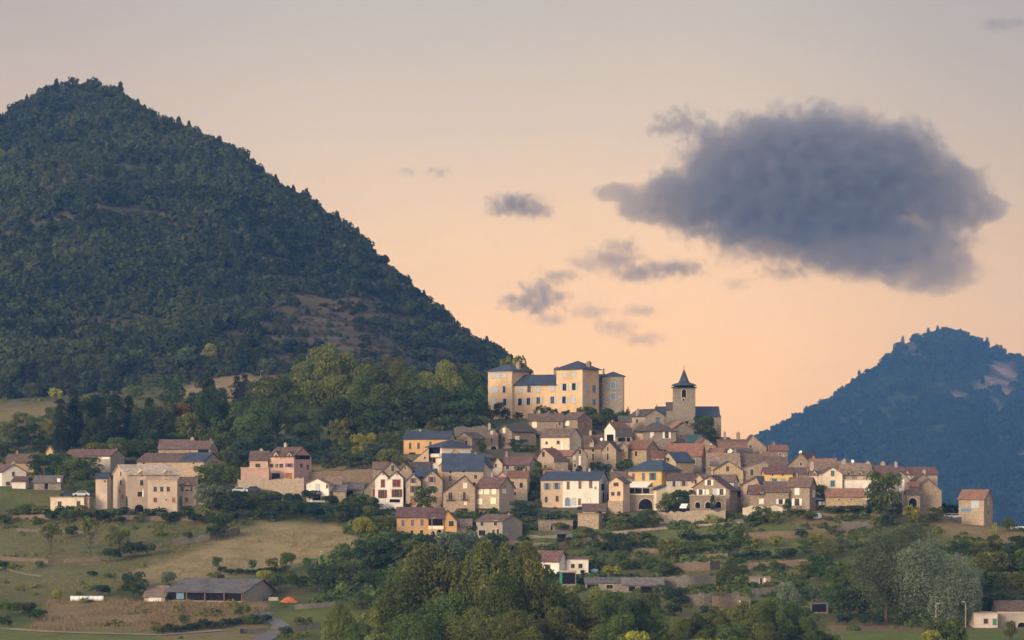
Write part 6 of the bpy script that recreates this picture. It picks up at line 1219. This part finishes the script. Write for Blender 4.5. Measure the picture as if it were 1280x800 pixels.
# ------------------------------------------------------------------ clouds: soft volumes high beyond the haze
def cloud(label, blobs, Y, dens, seed, amp=.95, nscale=1.0, grow=1.4, soft=.34, flat=None):
    """blobs: (px, py, rx px, ry px). Domain = lumpy closed mesh, density = noise that fades towards its edge"""
    if nscale is None: nscale = min(4.5, max(1.4, 42.0 / float(np.mean([b_[3] for b_ in blobs]))))
    s = Y / F; c0 = np.mean([(b_[0], b_[1]) for b_ in blobs], 0); org = at(c0[0], c0[1], Y)
    import bmesh
    bm = bmesh.new(); BL = []
    for px, py, rx, ry in blobs:
        q = at(px, py, Y) - org; BL.append((q, rx * s, ry * s))
        M_ = Matrix.Translation(q) @ Matrix.Diagonal((rx * s * grow, max(rx, ry) * s * .75 * grow, ry * s * grow, 1)); bmesh.ops.create_icosphere(bm, subdivisions=3, radius=1, matrix=M_)
    me = bpy.data.meshes.new('cloud'); bm.to_mesh(me); bm.free(); o = bpy.data.objects.new('cloud', me); COL.objects.link(o); o.location = org
    md = o.modifiers.new('union', 'REMESH'); md.mode = 'VOXEL'; md.voxel_size = max(2.0, min(b_[3] for b_ in blobs) * s * .18)
    m = bpy.data.materials.new('cloud_vapour'); m.use_nodes = True; nt = NT(m.node_tree); p = nt.add('ShaderNodeTexCoord').outputs['Object']
    d = None
    for q, rx, ry in BL:
        v = nt.add('ShaderNodeVectorMath', {0: p, 1: tuple(q)}, operation='SUBTRACT').outputs[0]
        v = nt.add('ShaderNodeVectorMath', {0: v, 1: (1 / rx, 1 / (max(rx, ry) * .75), 1 / ry)}, operation='MULTIPLY').outputs[0]
        L = nt.add('ShaderNodeVectorMath', {0: v}, operation='LENGTH').outputs['Value']; e = nt.math('SUBTRACT', 1.0, L)
        d = e if d is None else nt.add('ShaderNodeMath', {0: d, 1: e, 2: .25}, operation='SMOOTH_MAX').outputs[0]
    off = nt.add('ShaderNodeVectorMath', {0: p, 1: (seed * 913.0, seed * 377.0, seed * 151.0)}).outputs[0]
    n1 = nt.noise(off, nscale / 80.0, 8, .68)
    dd = nt.math('ADD', d, nt.math('MULTIPLY', nt.math('SUBTRACT', n1, .5), amp * 2))
    den = nt.math('MULTIPLY', nt.remap(dd, .03, soft), dens)
    if flat:
        zz = nt.add('ShaderNodeSeparateXYZ', {0: p}).outputs[2]; wob = nt.math('MULTIPLY', nt.math('SUBTRACT', n1, .5), 190.0); lim = (c0[1] - flat[0]) * s
        den = nt.math('MULTIPLY', den, nt.remap(nt.math('ADD', zz, wob), lim - 22, lim + 12, flat[1], 1.0))
    pv = nt.add('ShaderNodeVolumePrincipled', {'Color': (.45, .465, .60, 1), 'Density': den, 'Anisotropy': 0.0}); pv.inputs['Absorption Color'].default_value = (.0, .0, .0, 1)
    o_ = nt.add('ShaderNodeOutputMaterial'); nt.l.new(pv.outputs[0], o_.inputs['Volume']); me.materials.append(m); m.volume_intersection_method = 'FAST' if hasattr(m, 'volume_intersection_method') and False else m.volume_intersection_method if hasattr(m, 'volume_intersection_method') else None
    tag(o, label, 'cloud', 'evening clouds'); return o
CY = 7000
cloud('huge dark blue-grey cloud with domed top filling the right of the sky', [(1005, 236, 175, 102), (930, 215, 74, 62), (1035, 196, 92, 64), (1110, 214, 88, 70), (1172, 246, 72, 56), (870, 250, 82, 44), (958, 184, 44, 46), (1225, 262, 40, 20), (810, 255, 44, 28), (772, 240, 32, 14), (1095, 308, 125, 44), (1158, 334, 76, 36), (985, 300, 80, 24), (1200, 348, 26, 16)], CY, .012, 1, .80, 1.7, 1.75, .17, (290, .62))
cloud('small ragged cloud just above left shoulder of the huge cloud', [(850, 155, 40, 20), (880, 160, 30, 14), (830, 160, 24, 14)], CY + 40, .014, 2, 2.1, None, 2.2, .7)
cloud('small flat grey cloud alone left of the huge cloud', [(645, 255, 40, 15), (665, 264, 32, 10), (630, 262, 26, 10)], CY, .022, 3, 2.1, None, 2.2, .7)
cloud('small puffy grey cloud, lowest left above the hill flank', [(675, 370, 36, 24), (665, 378, 40, 16), (640, 375, 22, 8), (700, 368, 18, 8)], CY, .018, 4, 2.1, None, 2.2, .7)
cloud('broken grey cloud bank between the lone clouds and the huge cloud', [(765, 325, 40, 20), (775, 310, 26, 16), (840, 335, 50, 13), (735, 328, 28, 12), (800, 340, 50, 14), (700, 345, 30, 10)], CY, .013, 5, 2.1, None, 2.2, .7)
cloud('faint shredded cloud wisps low over the chateau', [(770, 410, 34, 13), (805, 424, 34, 12), (738, 390, 30, 13), (800, 388, 30, 9), (690, 400, 30, 9)], CY, .008, 6, 2.1, None, 2.2, .7)
cloud('tiny pale cloud puff, left of the pair near the hill', [(508, 215, 13, 8)], CY, .012, 7, 2.1, None, 2.2, .7)
cloud('tiny pale cloud puff, right of the pair near the hill', [(549, 215, 16, 9)], CY, .013, 8, 2.1, None, 2.2, .7)
cloud('thin grey cloud streak at the top right corner of the sky', [(1246, 30, 28, 9), (1270, 28, 20, 7)], CY, .010, 9, 2.1, None, 2.2, .7)
cloud('small faint cloud scrap under the huge cloud', [(985, 342, 34, 10), (920, 355, 18, 9)], CY, .010, 10, 2.1, None, 2.2, .7)
SC.cycles.volume_step_rate = .5; SC.cycles.volume_max_steps = 256
